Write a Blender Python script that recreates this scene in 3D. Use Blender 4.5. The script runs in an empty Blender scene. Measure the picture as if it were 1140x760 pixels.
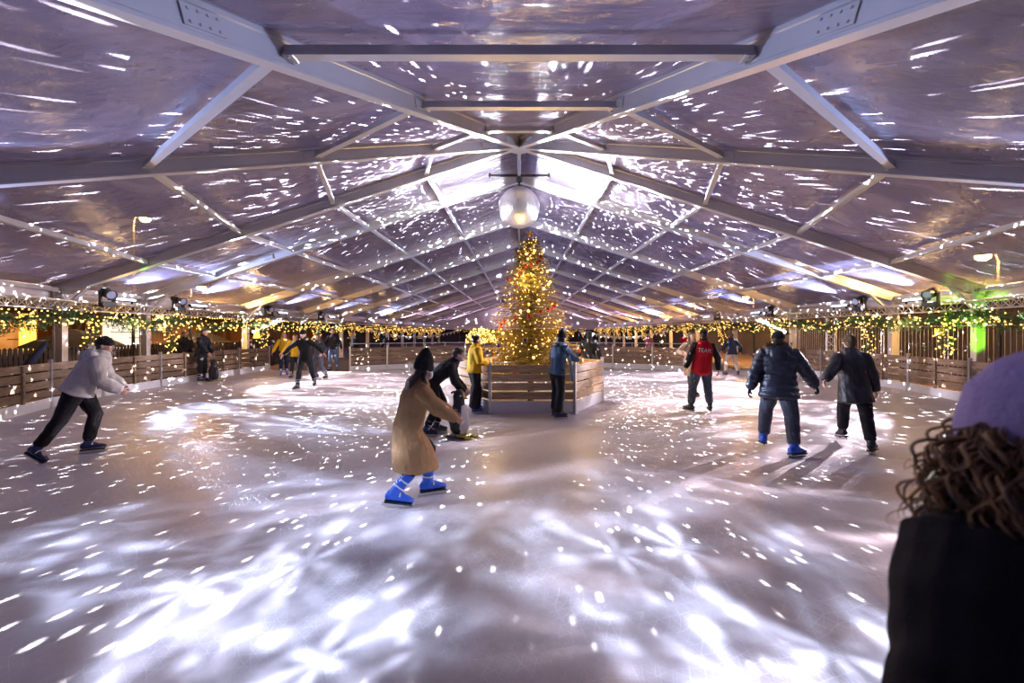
import bpy, bmesh, math, random
from mathutils import Vector, Matrix, noise
from mathutils.bvhtree import BVHTree
sc = bpy.context.scene
COL = sc.collection
rnd = random.Random(7)
PI = math.pi
def V(*a): return Vector(a)
def rad(d): return d * PI / 180

# ------------------------------------------------------------------ materials
MATS = {}
def nodes_of(name):
    m = bpy.data.materials.new(name); m.use_nodes = True
    nt = m.node_tree
    b = nt.nodes['Principled BSDF']
    MATS[name] = m
    return m, nt, b
def mat(name, col, rough=.6, metal=0., var=.12, scale=8., bump=0., bscale=40., spec=.5, emit=None, estr=0., coat=0., trans=None):
    m, nt, b = nodes_of(name)
    N, L = nt.nodes, nt.links
    tc = N.new('ShaderNodeTexCoord')
    nz = N.new('ShaderNodeTexNoise'); nz.inputs['Scale'].default_value = scale; nz.inputs['Detail'].default_value = 4
    L.new(tc.outputs['Object'], nz.inputs['Vector'])
    mp = N.new('ShaderNodeMapRange'); mp.inputs['To Min'].default_value = 1 - var; mp.inputs['To Max'].default_value = 1 + var
    L.new(nz.outputs['Fac'], mp.inputs['Value'])
    mx = N.new('ShaderNodeMix'); mx.data_type = 'RGBA'; mx.blend_type = 'MULTIPLY'; mx.inputs['Factor'].default_value = 1
    mx.inputs['A'].default_value = (*col, 1)
    L.new(mp.outputs['Result'], mx.inputs['B'])
    L.new(mx.outputs['Result'], b.inputs['Base Color'])
    b.inputs['Roughness'].default_value = rough
    b.inputs['Metallic'].default_value = metal
    b.inputs['Specular IOR Level'].default_value = spec
    b.inputs['Coat Weight'].default_value = coat
    if bump:
        n2 = N.new('ShaderNodeTexNoise'); n2.inputs['Scale'].default_value = bscale; n2.inputs['Detail'].default_value = 3
        L.new(tc.outputs['Object'], n2.inputs['Vector'])
        bp = N.new('ShaderNodeBump'); bp.inputs['Strength'].default_value = bump; bp.inputs['Distance'].default_value = .01
        L.new(n2.outputs['Fac'], bp.inputs['Height']); L.new(bp.outputs['Normal'], b.inputs['Normal'])
    if emit:
        b.inputs['Emission Color'].default_value = (*emit, 1)
        b.inputs['Emission Strength'].default_value = estr
        try: m.cycles.emission_sampling = 'NONE' if estr > 0 and name.startswith('bulb') else 'AUTO'
        except Exception: pass
    return m

# ------------------------------------------------------------------ mesh building
class MB:
    def __init__(s): s.v = []; s.f = []; s.m = []
    def add(s, vs, fs, mi=0):
        o = len(s.v); s.v.extend([Vector(v) for v in vs]); s.f.extend([tuple(i + o for i in f) for f in fs]); s.m.extend([mi] * len(fs))
        return s
    def box(s, c, size, ax=None, mi=0):
        c = Vector(c); ax = ax or (V(1,0,0), V(0,1,0), V(0,0,1))
        h = [x * .5 for x in size]
        vs = [c + ax[0]*(h[0]*i) + ax[1]*(h[1]*j) + ax[2]*(h[2]*k) for k in (-1,1) for j in (-1,1) for i in (-1,1)]
        return s.add(vs, [(0,2,3,1),(4,5,7,6),(0,1,5,4),(2,6,7,3),(0,4,6,2),(1,3,7,5)], mi)
    def beam(s, p, q, prof, up=V(0,0,1), mi=0):
        """extrude a 2D profile [(side, up), ...] (ccw) from p to q"""
        p, q = Vector(p), Vector(q); d = (q - p).normalized()
        x = d.cross(up).normalized(); u = x.cross(d).normalized()
        n = len(prof)
        vs = [e + x*a + u*b for e in (p, q) for a, b in prof]
        fs = [(i, (i+1) % n, n + (i+1) % n, n + i) for i in range(n)]
        fs += [tuple(range(n))[::-1], tuple(range(n, 2*n))]
        return s.add(vs, fs, mi)
    def bar(s, p, q, w, h, up=V(0,0,1), mi=0):
        return s.beam(p, q, [(-w/2,-h/2),(w/2,-h/2),(w/2,h/2),(-w/2,h/2)], up, mi)
    def tube(s, pts, r, n=8, mi=0, cap=True):
        pts = [Vector(p) for p in pts]; k = len(pts)
        rs = r if isinstance(r, (list, tuple)) else [r] * k
        t0 = (pts[1] - pts[0]).normalized()
        ref = V(0,0,1) if abs(t0.z) < .9 else V(1,0,0)
        x = t0.cross(ref).normalized()
        vs = []
        for i in range(k):
            t = (pts[min(i+1,k-1)] - pts[max(i-1,0)])
            t = t.normalized() if t.length > 1e-9 else t0
            x = (x - t * x.dot(t)); x = x.normalized() if x.length > 1e-6 else t.orthogonal().normalized()
            y = t.cross(x)
            for j in range(n):
                a = 2*PI*j/n
                vs.append(pts[i] + (x*math.cos(a) + y*math.sin(a)) * rs[i])
        fs = [(i*n + j, i*n + (j+1) % n, (i+1)*n + (j+1) % n, (i+1)*n + j) for i in range(k-1) for j in range(n)]
        if cap: fs += [tuple(range(n))[::-1], tuple(range((k-1)*n, k*n))]
        return s.add(vs, fs, mi)
    def lathe(s, prof, c=(0,0,0), n=24, mi=0, rot=None):
        c = Vector(c); vs = []
        for r, z in prof:
            for j in range(n):
                a = 2*PI*j/n; p = V(r*math.cos(a), r*math.sin(a), z)
                vs.append(c + (rot @ p if rot else p))
        k = len(prof)
        fs = [(i*n + j, i*n + (j+1) % n, (i+1)*n + (j+1) % n, (i+1)*n + j) for i in range(k-1) for j in range(n)]
        fs += [tuple(range(n))[::-1], tuple(range((k-1)*n, k*n))]
        return s.add(vs, fs, mi)
    def ball(s, c, r, n=10, m=8, mi=0, ax=None):
        """ellipsoid; r scalar or 3-tuple"""
        c = Vector(c); r = r if isinstance(r, (tuple, list)) else (r, r, r)
        ax = ax or (V(1,0,0), V(0,1,0), V(0,0,1))
        vs = []
        for i in range(1, m):
            t = PI*i/m
            for j in range(n):
                a = 2*PI*j/n
                vs.append(c + ax[0]*(r[0]*math.sin(t)*math.cos(a)) + ax[1]*(r[1]*math.sin(t)*math.sin(a)) - ax[2]*(r[2]*math.cos(t)))
        b = len(vs); vs += [c - ax[2]*r[2], c + ax[2]*r[2]]
        fs = [(i*n + j, i*n + (j+1) % n, (i+1)*n + (j+1) % n, (i+1)*n + j) for i in range(m-2) for j in range(n)]
        fs += [(b, (j+1) % n, j) for j in range(n)] + [(b+1, (m-2)*n + j, (m-2)*n + (j+1) % n) for j in range(n)]
        return s.add(vs, fs, mi)
    def loft(s, secs, n=18, mi=0, dome=True):
        """secs: (centre, side_vec, front_vec, rx, ry); closed tube, rounded ends"""
        S = list(secs)
        if dome:
            kd = (float(dome), 1.) if dome is not True else (1., 1.)
            def capsecs(a, b):
                c, x, y, rx, ry = a
                d = (c - b[0]); d = d.normalized() if d.length > 1e-6 else V(0,0,1)
                r = min(rx, ry) * .6 * kd[0 if a is S[0] else 1]
                return [(c + d*r*math.sin(t), x, y, rx*math.cos(t), ry*math.cos(t)) for t in (rad(30), rad(60), rad(82))]
            S = capsecs(S[0], S[1])[::-1] + S + capsecs(S[-1], S[-2])
        vs = []
        for c, x, y, rx, ry in S:
            for j in range(n):
                a = 2*PI*j/n
                vs.append(c + x*(rx*math.cos(a)) + y*(ry*math.sin(a)))
        k = len(S)
        fs = [(i*n + j, i*n + (j+1) % n, (i+1)*n + (j+1) % n, (i+1)*n + j) for i in range(k-1) for j in range(n)]
        fs += [tuple(range(n))[::-1], tuple(range((k-1)*n, k*n))]
        return s.add(vs, fs, mi)
    def limb(s, pts, rs, n=12):
        pts = [Vector(p) for p in pts]
        out = []
        ref = None
        for i, p in enumerate(pts):
            t = (pts[min(i+1,len(pts)-1)] - pts[max(i-1,0)]).normalized()
            x = t.orthogonal().normalized() if ref is None else (ref - t*ref.dot(t)).normalized()
            ref = x
            out.append((p, x, t.cross(x), rs[i], rs[i]))
        return s.loft(out, n)
    def mesh(s, name, mats, smooth=False, fix=True):
        me = bpy.data.meshes.new(name)
        me.from_pydata([tuple(v) for v in s.v], [], s.f)
        for m in (mats if isinstance(mats, (list, tuple)) else [mats]): me.materials.append(m)
        if len(me.materials) > 1: me.polygons.foreach_set('material_index', s.m)
        if fix:
            b = bmesh.new(); b.from_mesh(me); bmesh.ops.recalc_face_normals(b, faces=b.faces); b.to_mesh(me); b.free()
        if smooth: me.polygons.foreach_set('use_smooth', [True] * len(me.polygons))
        me.update()
        return me
    def build(s, name, mats, parent=None, loc=None, smooth=False, world=False, fix=True):
        """link as ONE object; world=True: the vertices are world coordinates and get moved into the parent's (unrotated) frame or to loc"""
        off = V(0,0,0)
        if world:
            q = parent
            while q is not None: off += q.location; q = q.parent
            if loc is not None: off += Vector(loc)
            s.v = [v - off for v in s.v]
        o = bpy.data.objects.new(name, s.mesh(name, mats, smooth, fix)); COL.objects.link(o)
        if parent is not None: o.parent = parent
        if loc is not None: o.location = loc
        return o
def tag(o, label=None, cat=None, group=None, kind=None):
    if label: o['label'] = label
    if cat: o['category'] = cat
    if group: o['group'] = group
    if kind: o['kind'] = kind
    return o
def empty(name, loc=(0,0,0), rz=0., parent=None):
    o = bpy.data.objects.new(name, None); COL.objects.link(o)
    o.location = loc; o.rotation_euler = (0,0,rz); o.empty_display_size = .1
    if parent is not None: o.parent = parent
    return o
def thing(name, label, cat, loc=(0,0,0), rz=0., group=None, kind=None):
    return tag(empty(name, loc, rz), label, cat, group, kind)
def kids(o): return [c for c in COL.objects if c.parent is o]
def dup(root, loc=None, rz=None, label=None, group=None):
    KIDS = {}
    for c in COL.objects:
        if c.parent is not None: KIDS.setdefault(c.parent.name, []).append(c)
    def cp(o, par):
        c = o.copy(); COL.objects.link(c)
        if par is not None: c.parent = par
        for ch in KIDS.get(o.name, []): cp(ch, c)
        return c
    r = cp(root, None)
    if loc is not None: r.location = loc
    if rz is not None: r.rotation_euler = (r.rotation_euler.x, r.rotation_euler.y, rz)
    if label: r['label'] = label
    if group: r['group'] = group
    return r
def nth(i): return ['first','second','third','fourth','fifth','sixth','seventh','eighth','ninth','tenth','eleventh','twelfth','thirteenth','fourteenth','fifteenth','sixteenth'][i]
# ------------------------------------------------------------------ the materials of the place
alu = mat('aluminium', (.62,.62,.63), .42, .55, .08, 3, .05, 60)
steel = mat('galvanised_steel', (.62,.63,.65), .35, .85, .1, 12)
black_metal = mat('black_metal', (.012,.012,.014), .45, .2)
black_plastic = mat('black_plastic', (.01,.01,.012), .4)
white_plastic = mat('white_plastic', (.78,.78,.8), .4, 0, .06, 6)
rubber = mat('rubber', (.02,.02,.02), .8)
def plank_mat(name, c1, c2, axis_scale=(1.2, 14, 14)):
    m, nt, b = nodes_of(name); N, L = nt.nodes, nt.links
    tc = N.new('ShaderNodeTexCoord'); mp = N.new('ShaderNodeMapping'); mp.inputs['Scale'].default_value = axis_scale
    oi = N.new('ShaderNodeObjectInfo')
    ad = N.new('ShaderNodeVectorMath'); ad.operation = 'ADD'
    cb = N.new('ShaderNodeCombineXYZ'); ml = N.new('ShaderNodeMath'); ml.operation = 'MULTIPLY'; ml.inputs[1].default_value = 37
    L.new(oi.outputs['Random'], ml.inputs[0]); L.new(ml.outputs[0], cb.inputs[0]); L.new(ml.outputs[0], cb.inputs[2])
    L.new(tc.outputs['Object'], mp.inputs['Vector']); L.new(mp.outputs[0], ad.inputs[0]); L.new(cb.outputs[0], ad.inputs[1])
    nz = N.new('ShaderNodeTexNoise'); nz.inputs['Scale'].default_value = 2.2; nz.inputs['Detail'].default_value = 7; nz.inputs['Roughness'].default_value = .65
    L.new(ad.outputs[0], nz.inputs['Vector'])
    cr = N.new('ShaderNodeValToRGB'); cr.color_ramp.elements[0].position = .3; cr.color_ramp.elements[1].position = .72
    cr.color_ramp.elements[0].color = (*c1, 1); cr.color_ramp.elements[1].color = (*c2, 1)
    L.new(nz.outputs['Fac'], cr.inputs[0])
    hv = N.new('ShaderNodeHueSaturation'); mr = N.new('ShaderNodeMapRange'); mr.inputs['To Min'].default_value = .75; mr.inputs['To Max'].default_value = 1.25
    L.new(oi.outputs['Random'], mr.inputs[0]); L.new(mr.outputs[0], hv.inputs['Value']); L.new(cr.outputs[0], hv.inputs['Color'])
    L.new(hv.outputs[0], b.inputs['Base Color'])
    b.inputs['Roughness'].default_value = .7
    bp = N.new('ShaderNodeBump'); bp.inputs['Strength'].default_value = .35; bp.inputs['Distance'].default_value = .004
    L.new(nz.outputs['Fac'], bp.inputs['Height']); L.new(bp.outputs[0], b.inputs['Normal'])
    return m
plank_wood = plank_mat('weathered_planks', (.10,.062,.036), (.36,.25,.16))
island_wood = plank_mat('sawn_planks', (.27,.17,.09), (.62,.46,.28))
dark_wood = plank_mat('dark_boards', (.012,.007,.005), (.038,.020,.012), (14, 14, 1.2))
hut_wood = plank_mat('hut_boards', (.12,.05,.02), (.30,.14,.05), (14, 14, 1.2))

def ice_mat():
    m, nt, b = nodes_of('skated_ice'); N, L = nt.nodes, nt.links
    tc = N.new('ShaderNodeTexCoord')
    n1 = N.new('ShaderNodeTexNoise'); n1.inputs['Scale'].default_value = .8; n1.inputs['Detail'].default_value = 6
    L.new(tc.outputs['Object'], n1.inputs['Vector'])
    # skate cuts: thin curved lines from distorted waves at several headings
    add = None
    for k, (ang, sc_, dist) in enumerate([(20, 4.6, 14), (75, 3.9, 17), (130, 5.2, 13), (165, 4.3, 18)]):
        mp = N.new('ShaderNodeMapping'); mp.inputs['Rotation'].default_value = (0, 0, rad(ang)); mp.inputs['Location'].default_value = (k*3.1, k*5.7, 0)
        L.new(tc.outputs['Object'], mp.inputs['Vector'])
        w = N.new('ShaderNodeTexWave'); w.inputs['Scale'].default_value = sc_; w.inputs['Distortion'].default_value = dist
        w.inputs['Detail'].default_value = 1.5; w.inputs['Detail Scale'].default_value = .35
        L.new(mp.outputs[0], w.inputs['Vector'])
        r = N.new('ShaderNodeMapRange'); r.inputs['From Min'].default_value = .975; r.inputs['From Max'].default_value = 1.0
        L.new(w.outputs['Fac'], r.inputs['Value'])
        if add is None: add = r.outputs[0]
        else:
            a = N.new('ShaderNodeMath'); a.operation = 'ADD'; L.new(add, a.inputs[0]); L.new(r.outputs[0], a.inputs[1]); add = a.outputs[0]
    n2 = N.new('ShaderNodeTexNoise'); n2.inputs['Scale'].default_value = 2.2; n2.inputs['Detail'].default_value = 3
    L.new(tc.outputs['Object'], n2.inputs['Vector'])
    msk = N.new('ShaderNodeMapRange'); msk.inputs['From Min'].default_value = .45; msk.inputs['From Max'].default_value = .62
    L.new(n2.outputs['Fac'], msk.inputs['Value'])
    cut = N.new('ShaderNodeMath'); cut.operation = 'MULTIPLY'; cut.use_clamp = True; L.new(add, cut.inputs[0]); L.new(msk.outputs[0], cut.inputs[1])
    n3 = N.new('ShaderNodeTexNoise'); n3.inputs['Scale'].default_value = 14; n3.inputs['Detail'].default_value = 8; n3.inputs['Roughness'].default_value = .7
    L.new(tc.outputs['Object'], n3.inputs['Vector'])
    cr = N.new('ShaderNodeValToRGB'); cr.color_ramp.elements[0].position = .3; cr.color_ramp.elements[1].position = .75
    cr.color_ramp.elements[0].color = (.47,.42,.41,1); cr.color_ramp.elements[1].color = (.68,.635,.63,1)
    mxn = N.new('ShaderNodeMath'); mxn.operation = 'MULTIPLY_ADD'; mxn.inputs[1].default_value = .5
    hf = N.new('ShaderNodeMath'); hf.operation = 'MULTIPLY'; hf.inputs[1].default_value = .5
    L.new(n3.outputs['Fac'], hf.inputs[0]); L.new(n1.outputs['Fac'], mxn.inputs[0]); L.new(hf.outputs[0], mxn.inputs[2])
    L.new(mxn.outputs[0], cr.inputs[0])
    mx = N.new('ShaderNodeMix'); mx.data_type = 'RGBA'; mx.inputs['B'].default_value = (.86,.86,.88,1)
    cf = N.new('ShaderNodeMath'); cf.operation = 'MULTIPLY'; cf.inputs[1].default_value = .4; L.new(cut.outputs[0], cf.inputs[0])
    L.new(cf.outputs[0], mx.inputs['Factor']); L.new(cr.outputs[0], mx.inputs['A']); L.new(mx.outputs['Result'], b.inputs['Base Color'])
    b.inputs['Roughness'].default_value = .38; b.inputs['Specular IOR Level'].default_value = .25
    bp = N.new('ShaderNodeBump'); bp.inputs['Strength'].default_value = .5; bp.inputs['Distance'].default_value = .006
    sm = N.new('ShaderNodeMath'); sm.operation = 'MULTIPLY_ADD'; sm.inputs[1].default_value = -.6; L.new(cut.outputs[0], sm.inputs[0]); L.new(n3.outputs['Fac'], sm.inputs[2])
    L.new(sm.outputs[0], bp.inputs['Height']); L.new(bp.outputs[0], b.inputs['Normal'])
    return m
ice = ice_mat()

def film_mat():
    """clear PVC roof film: see-through, a little hazy with damp, glossy and wrinkled"""
    m = bpy.data.materials.new('clear_roof_film'); m.use_nodes = True; nt = m.node_tree; N, L = nt.nodes, nt.links
    N.clear(); out = N.new('ShaderNodeOutputMaterial')
    tc = N.new('ShaderNodeTexCoord')
    n1 = N.new('ShaderNodeTexNoise'); n1.inputs['Scale'].default_value = .55; n1.inputs['Detail'].default_value = 7; n1.inputs['Roughness'].default_value = .6; n1.inputs['Distortion'].default_value = 1.2
    L.new(tc.outputs['Object'], n1.inputs['Vector'])
    haze = N.new('ShaderNodeMapRange'); haze.inputs['From Min'].default_value = .3; haze.inputs['From Max'].default_value = .7
    haze.inputs['To Min'].default_value = .14; haze.inputs['To Max'].default_value = .66
    L.new(n1.outputs['Fac'], haze.inputs['Value'])
    tr = N.new('ShaderNodeBsdfTransparent'); tr.inputs['Color'].default_value = (.92,.90,.95,1)
    df = N.new('ShaderNodeBsdfDiffuse'); df.inputs['Color'].default_value = (.70,.62,.78,1)
    tl = N.new('ShaderNodeBsdfTranslucent'); tl.inputs['Color'].default_value = (.5,.47,.5,1)
    dm = N.new('ShaderNodeMixShader'); dm.inputs[0].default_value = .3; L.new(df.outputs[0], dm.inputs[1]); L.new(tl.outputs[0], dm.inputs[2])
    m1 = N.new('ShaderNodeMixShader'); L.new(haze.outputs[0], m1.inputs[0]); L.new(tr.outputs[0], m1.inputs[1]); L.new(dm.outputs[0], m1.inputs[2])
    gl = N.new('ShaderNodeBsdfGlossy'); gl.inputs['Color'].default_value = (.9,.9,.95,1); gl.inputs['Roughness'].default_value = .085
    mp = N.new('ShaderNodeMapping'); mp.inputs['Scale'].default_value = (.8, 1.6, 1); L.new(tc.outputs['Object'], mp.inputs['Vector'])
    n2 = N.new('ShaderNodeTexNoise'); n2.inputs['Scale'].default_value = 3.; n2.inputs['Detail'].default_value = 6; n2.inputs['Roughness'].default_value = .55; n2.inputs['Distortion'].default_value = 1.5
    L.new(mp.outputs[0], n2.inputs['Vector'])
    bp = N.new('ShaderNodeBump'); bp.inputs['Strength'].default_value = .5; bp.inputs['Distance'].default_value = .06
    L.new(n2.outputs['Fac'], bp.inputs['Height']); L.new(bp.outputs[0], gl.inputs['Normal'])
    fr = N.new('ShaderNodeLayerWeight'); fr.inputs['Blend'].default_value = .35
    fm = N.new('ShaderNodeMapRange'); fm.inputs['To Min'].default_value = .15; fm.inputs['To Max'].default_value = .6
    L.new(fr.outputs['Fresnel'], fm.inputs['Value'])
    m2 = N.new('ShaderNodeMixShader'); L.new(fm.outputs[0], m2.inputs[0]); L.new(m1.outputs[0], m2.inputs[1]); L.new(gl.outputs[0], m2.inputs[2])
    L.new(m2.outputs[0], out.inputs['Surface'])
    return m
film = film_mat()
valance = mat('white_tarpaulin', (.66,.63,.66), .5, 0, .1, 2, .3, 6)
deck_mat = mat('deck_boards', (.16,.10,.075), .7, 0, .3, 3)
bulb_warm = mat('bulb_warm', (1,.8,.4), .4, emit=(1,.50,.11), estr=5)
bulb_tree = mat('bulb_tree', (1,.8,.4), .4, emit=(1,.56,.13), estr=5)
bulb_white = mat('bulb_white', (1,1,1), .4, emit=(.85,.88,1), estr=30)
lens_blue = mat('bulb_lens', (1,1,1), .2, emit=(.55,.68,1), estr=6)
lens_dim = mat('bulb_lens_dim', (.3,.35,.5), .1, emit=(.5,.6,1), estr=.04)
lamp_orange = mat('lamp_orange', (1,.7,.3), .4, emit=(1,.56,.16), estr=45)
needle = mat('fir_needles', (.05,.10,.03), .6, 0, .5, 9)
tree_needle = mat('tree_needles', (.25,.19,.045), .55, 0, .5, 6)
bark = mat('bark', (.08,.05,.03), .9)
# ------------------------------------------------------------------ the tent: ridge along +Y, round (half decagon) end over the camera
Y0, RE = 11.1, 12.5           # first straight frame, eave radius
K = .9367
SL, ZB = .32, 6.66            # roof slope, underside of the rafters at the ridge
def zb(r): return ZB - SL * r
BEAM_H, BEAM_W = .30, .15
RINGS = [2.5, 5, 7.5, 10, 12.35]
# aluminium keder profile: box with a groove and a lip on either side
PROF = [(-.075,0),(.075,0),(.075,.035),(.062,.045),(.062,.225),(.075,.235),(.075,.30),(.03,.30),(.03,.27),(-.03,.27),(-.03,.30),(-.075,.30),(-.075,.235),(-.062,.225),(-.062,.045),(-.075,.035)]
CPROF = [(-.075,-.125),(.075,-.125),(.075,-.09),(.06,-.08),(.06,.08),(.075,.09),(.075,.125),(-.075,.125),(-.075,.09),(-.06,.08),(-.06,-.08),(-.075,-.09)]
PPROF = [(-.05,0),(.05,0),(.05,.03),(.042,.036),(.042,.10),(-.042,.10),(-.042,.036),(-.05,.03)]
frames_y = [11.1, 13.6] + [18.6 + 5*i for i in range(10)]
YF = frames_y[-1]
def joint_plate(mb, p, d, side):
    """bolted cover plates on both cheeks of a rafter at p"""
    u = side.cross(d).normalized()
    if u.z < 0: u = -u
    for sg in (-1, 1):
        c = p + side*(sg*.072) + u*.14
        mb.box(c, (.34, .012, .15), (d, side, u))
        for a in (-.12, -.04, .04, .12):
            for b_ in (-.045, .045):
                mb.tube([c + d*a + u*b_, c + d*a + u*b_ + side*(sg*.02)], .011, 6)
def rafter_mesh(c, s):
    """radial rafter from the ridge node c=(x,y) outward along unit (sx, sy)"""
    d2 = V(s[0], s[1], 0)
    p = V(c[0], c[1], ZB); q = V(c[0] + s[0]*RE, c[1] + s[1]*RE, zb(RE))
    mb = MB().beam(p, q, PROF)
    d = (q - p).normalized(); side = V(-s[1], s[0], 0)
    for r in (1.0, 5.0, 8.2):
        joint_plate(mb, p + (q - p) * (r / RE), d, side)
    return mb
def column_mesh(c, s):
    x, y = c[0] + s[0]*(RE - .15), c[1] + s[1]*(RE - .15)
    mb = MB().beam(V(x, y, 0), V(x, y, zb(RE) + .2), CPROF, up=V(s[0], s[1], 0))
    mb.box(V(x, y, .01), (.34, .4, .02), (V(-s[1], s[0], 0), V(s[0], s[1], 0), V(0,0,1)))
    # corner haunch
    d = V(s[0], s[1], 0)
    a = V(x, y, zb(RE) - .28) - d*.1; b_ = V(x, y, 0) - d*.75; b_.z = zb(RE - .9)
    mb.bar(a, b_, .1, .05)
    return mb
def purlin_mesh(p, q):
    p, q = Vector(p), Vector(q); d = (q - p).normalized()
    p, q = p + d*.07, q - d*.07
    mb = MB().beam(p, q, PPROF)
    for e, sg in ((p, 1), (q, -1)):
        mb.box(e + d*(sg*.05) + V(0,0,-.008), (.10, .13, .016), (d, d.cross(V(0,0,1)).normalized(), V(0,0,1)))
        for a in (-.045, .045):
            mb.tube([e + d*(sg*.05) + d.cross(V(0,0,1)).normalized()*a + V(0,0,-.016), e + d*(sg*.05) + d.cross(V(0,0,1)).normalized()*a + V(0,0,-.034)], .012, 6)
    return mb
PZ = .10   # purlin underside above the rafter underside
for i, y in enumerate(frames_y):
    f = thing('tent_frame', 'pale aluminium roof frame, %s straight one from the mirror ball end' % nth(i), 'tent frame', (0, y, 0), group='tent frames', kind='structure')
    for sg in (-1, 1):
        rafter_mesh((0, y), (sg, 0)).build('rafter', alu, f, world=True)
        column_mesh((0, y), (sg, 0)).build('column', alu, f, world=True)
    if i + 1 < len(frames_y):
        y2 = frames_y[i+1]
        for r in RINGS:
            for sg in (-1, 1):
                purlin_mesh((sg*r, y, zb(r) + PZ), (sg*r, y2, zb(r) + PZ)).build('purlin', alu, f, world=True)
        purlin_mesh((0, y, ZB + PZ), (0, y2, ZB + PZ)).build('purlin', alu, f, world=True)
apse = [rad(a) for a in (-90, -54, -18, 18, 54, 90)]
def apse_dir(a): return (math.sin(a), -math.cos(a))
hipnames = {1: 'outer hip rafter on the side of the lit stalls', 2: 'middle hip rafter over the striding skater', 3: 'middle hip rafter over the woman in the lilac hat', 4: 'outer hip rafter on the side of the green lit post'}
for k in range(5):
    if k:
        f = thing('hip_frame', 'heavy aluminium %s, fanning from the ridge end' % hipnames[k], 'tent frame', (0, Y0, 0), group='hip rafters', kind='structure')
        rafter_mesh((0, Y0), apse_dir(apse[k])).build('rafter', alu, f, world=True)
        column_mesh((0, Y0), apse_dir(apse[k])).build('column', alu, f, world=True)
    else:
        f = thing('wedge_purlin', 'aluminium purlins of the first roof wedge beside the lit stalls', 'tent frame', (0, Y0, 0), group='hip rafters', kind='structure')
    a, b_ = apse_dir(apse[k]), apse_dir(apse[k+1])
    for r in RINGS:
        purlin_mesh((a[0]*r, Y0 + a[1]*r, zb(r) + PZ), (b_[0]*r, Y0 + b_[1]*r, zb(r) + PZ)).build('purlin', alu, f, world=True)
# node plate with the drop pole for the mirror ball
nd = thing('ridge_node', 'round steel hub where all roof beams meet above the mirror ball', 'bracket', (0, Y0, ZB), kind='structure')
MB().lathe([(.02,-.03),(.26,-.03),(.26,-.005),(.02,-.005)], n=20).build('hub_plate', alu, nd)

# roof film: panels bulge a little between the bars
def film_panel(mb, A, B, C, D, nu=10, nv=10, sag=.07):
    """A,B inner edge, D,C outer edge"""
    vs = []
    for j in range(nv+1):
        for i in range(nu+1):
            u, v = i/nu, j/nv
            p = (A*(1-u) + B*u)*(1-v) + (D*(1-u) + C*u)*v
            p.z -= sag * math.sin(PI*u) * math.sin(PI*v) * (1 + .5*noise.noise(p*.8)) - .01*noise.noise(p*2.3)
            vs.append(p)
    fs = [(j*(nu+1)+i, j*(nu+1)+i+1, (j+1)*(nu+1)+i+1, (j+1)*(nu+1)+i) for j in range(nv) for i in range(nu)]
    mb.add(vs, fs)
mb = MB()
zf = lambda r: zb(r) + BEAM_H + .005
R2 = [0.01, 2.5, 5, 7.5, 10, 12.62]
for i in range(len(frames_y)-1):
    ya, yb = frames_y[i], frames_y[i+1]
    for sg in (-1, 1):
        for r1, r2 in zip(R2, R2[1:]):
            film_panel(mb, V(sg*r1, ya, zf(r1)), V(sg*r1, yb, zf(r1)), V(sg*r2, yb, zf(r2)), V(sg*r2, ya, zf(r2)), 8 if i < 4 else 4, 6 if i < 4 else 3)
for k in range(5):
    a, b_ = apse_dir(apse[k]), apse_dir(apse[k+1])
    for r1, r2 in zip(R2, R2[1:]):
        P = lambda d, r: V(d[0]*r, Y0 + d[1]*r, zf(r))
        film_panel(mb, P(a, r1), P(b_, r1), P(b_, r2), P(a, r2), 12, 8)
tag(mb.build('ceiling', film, smooth=True, fix=False), 'clear wrinkled plastic roof film stretched over the aluminium frames', None, None, 'structure')

# eave valance: white tarpaulin strip under the eaves, all round
def valance_strip(name, pts, z0, z1, label):
    mb = MB(); n = 0; vs = []
    for (ax, ay), (bx, by) in zip(pts, pts[1:]):
        k = max(2, int(math.hypot(bx-ax, by-ay) / .35))
        for i in range(k + 1):
            t = i/k; x, y = ax + (bx-ax)*t, ay + (by-ay)*t
            w = .03*math.sin(x*5.1 + y*4.3) + .02*noise.noise(V(x, y, 0)*1.7)
            d = V(by-ay, ax-bx, 0).normalized()
            vs.append([V(x, y, z1), V(x, y, (z0+z1)/2) + d*w, V(x, y, z0) + d*w*1.6])
    fl = [p for r in vs for p in r]
    fs = [(i*3+j, (i+1)*3+j, (i+1)*3+j+1, i*3+j+1) for i in range(len(vs)-1) for j in (0,1)]
    o = mb.add(fl, fs).build(name, valance, smooth=True, fix=False)
    md = o.modifiers.new('thick', 'SOLIDIFY'); md.thickness = .006
    tag(o, label, None, None, 'structure')
ztop, zlow = zb(RE) + .3, zb(RE) - .12
XE = RE + .02
valance_strip('wall_left', [(-XE, Y0), (-XE, YF)], zlow, ztop, 'white tarpaulin strip below the eave above the lit stalls')
valance_strip('wall_right', [(XE, Y0), (XE, YF)], zlow, ztop, 'white tarpaulin strip below the eave above the dark fence')
ap = [(apse_dir(a)[0]*XE, Y0 + apse_dir(a)[1]*XE) for a in apse]
valance_strip('wall_front', ap, zlow, ztop, 'white tarpaulin strip below the eave round the near end')
# far gable
mb = MB(); mb.add([V(-XE, YF+.1, zb(RE)-.5), V(XE, YF+.1, zb(RE)-.5), V(XE, YF+.1, zf(RE)), V(0, YF+.1, zf(0)), V(-XE, YF+.1, zf(RE))], [(0,1,2,3,4)])
o = mb.build('wall_far', valance, fix=False); o.modifiers.new('thick', 'SOLIDIFY').thickness = .01
tag(o, 'pale tarpaulin gable closing the far end of the tent', None, None, 'structure')

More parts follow.
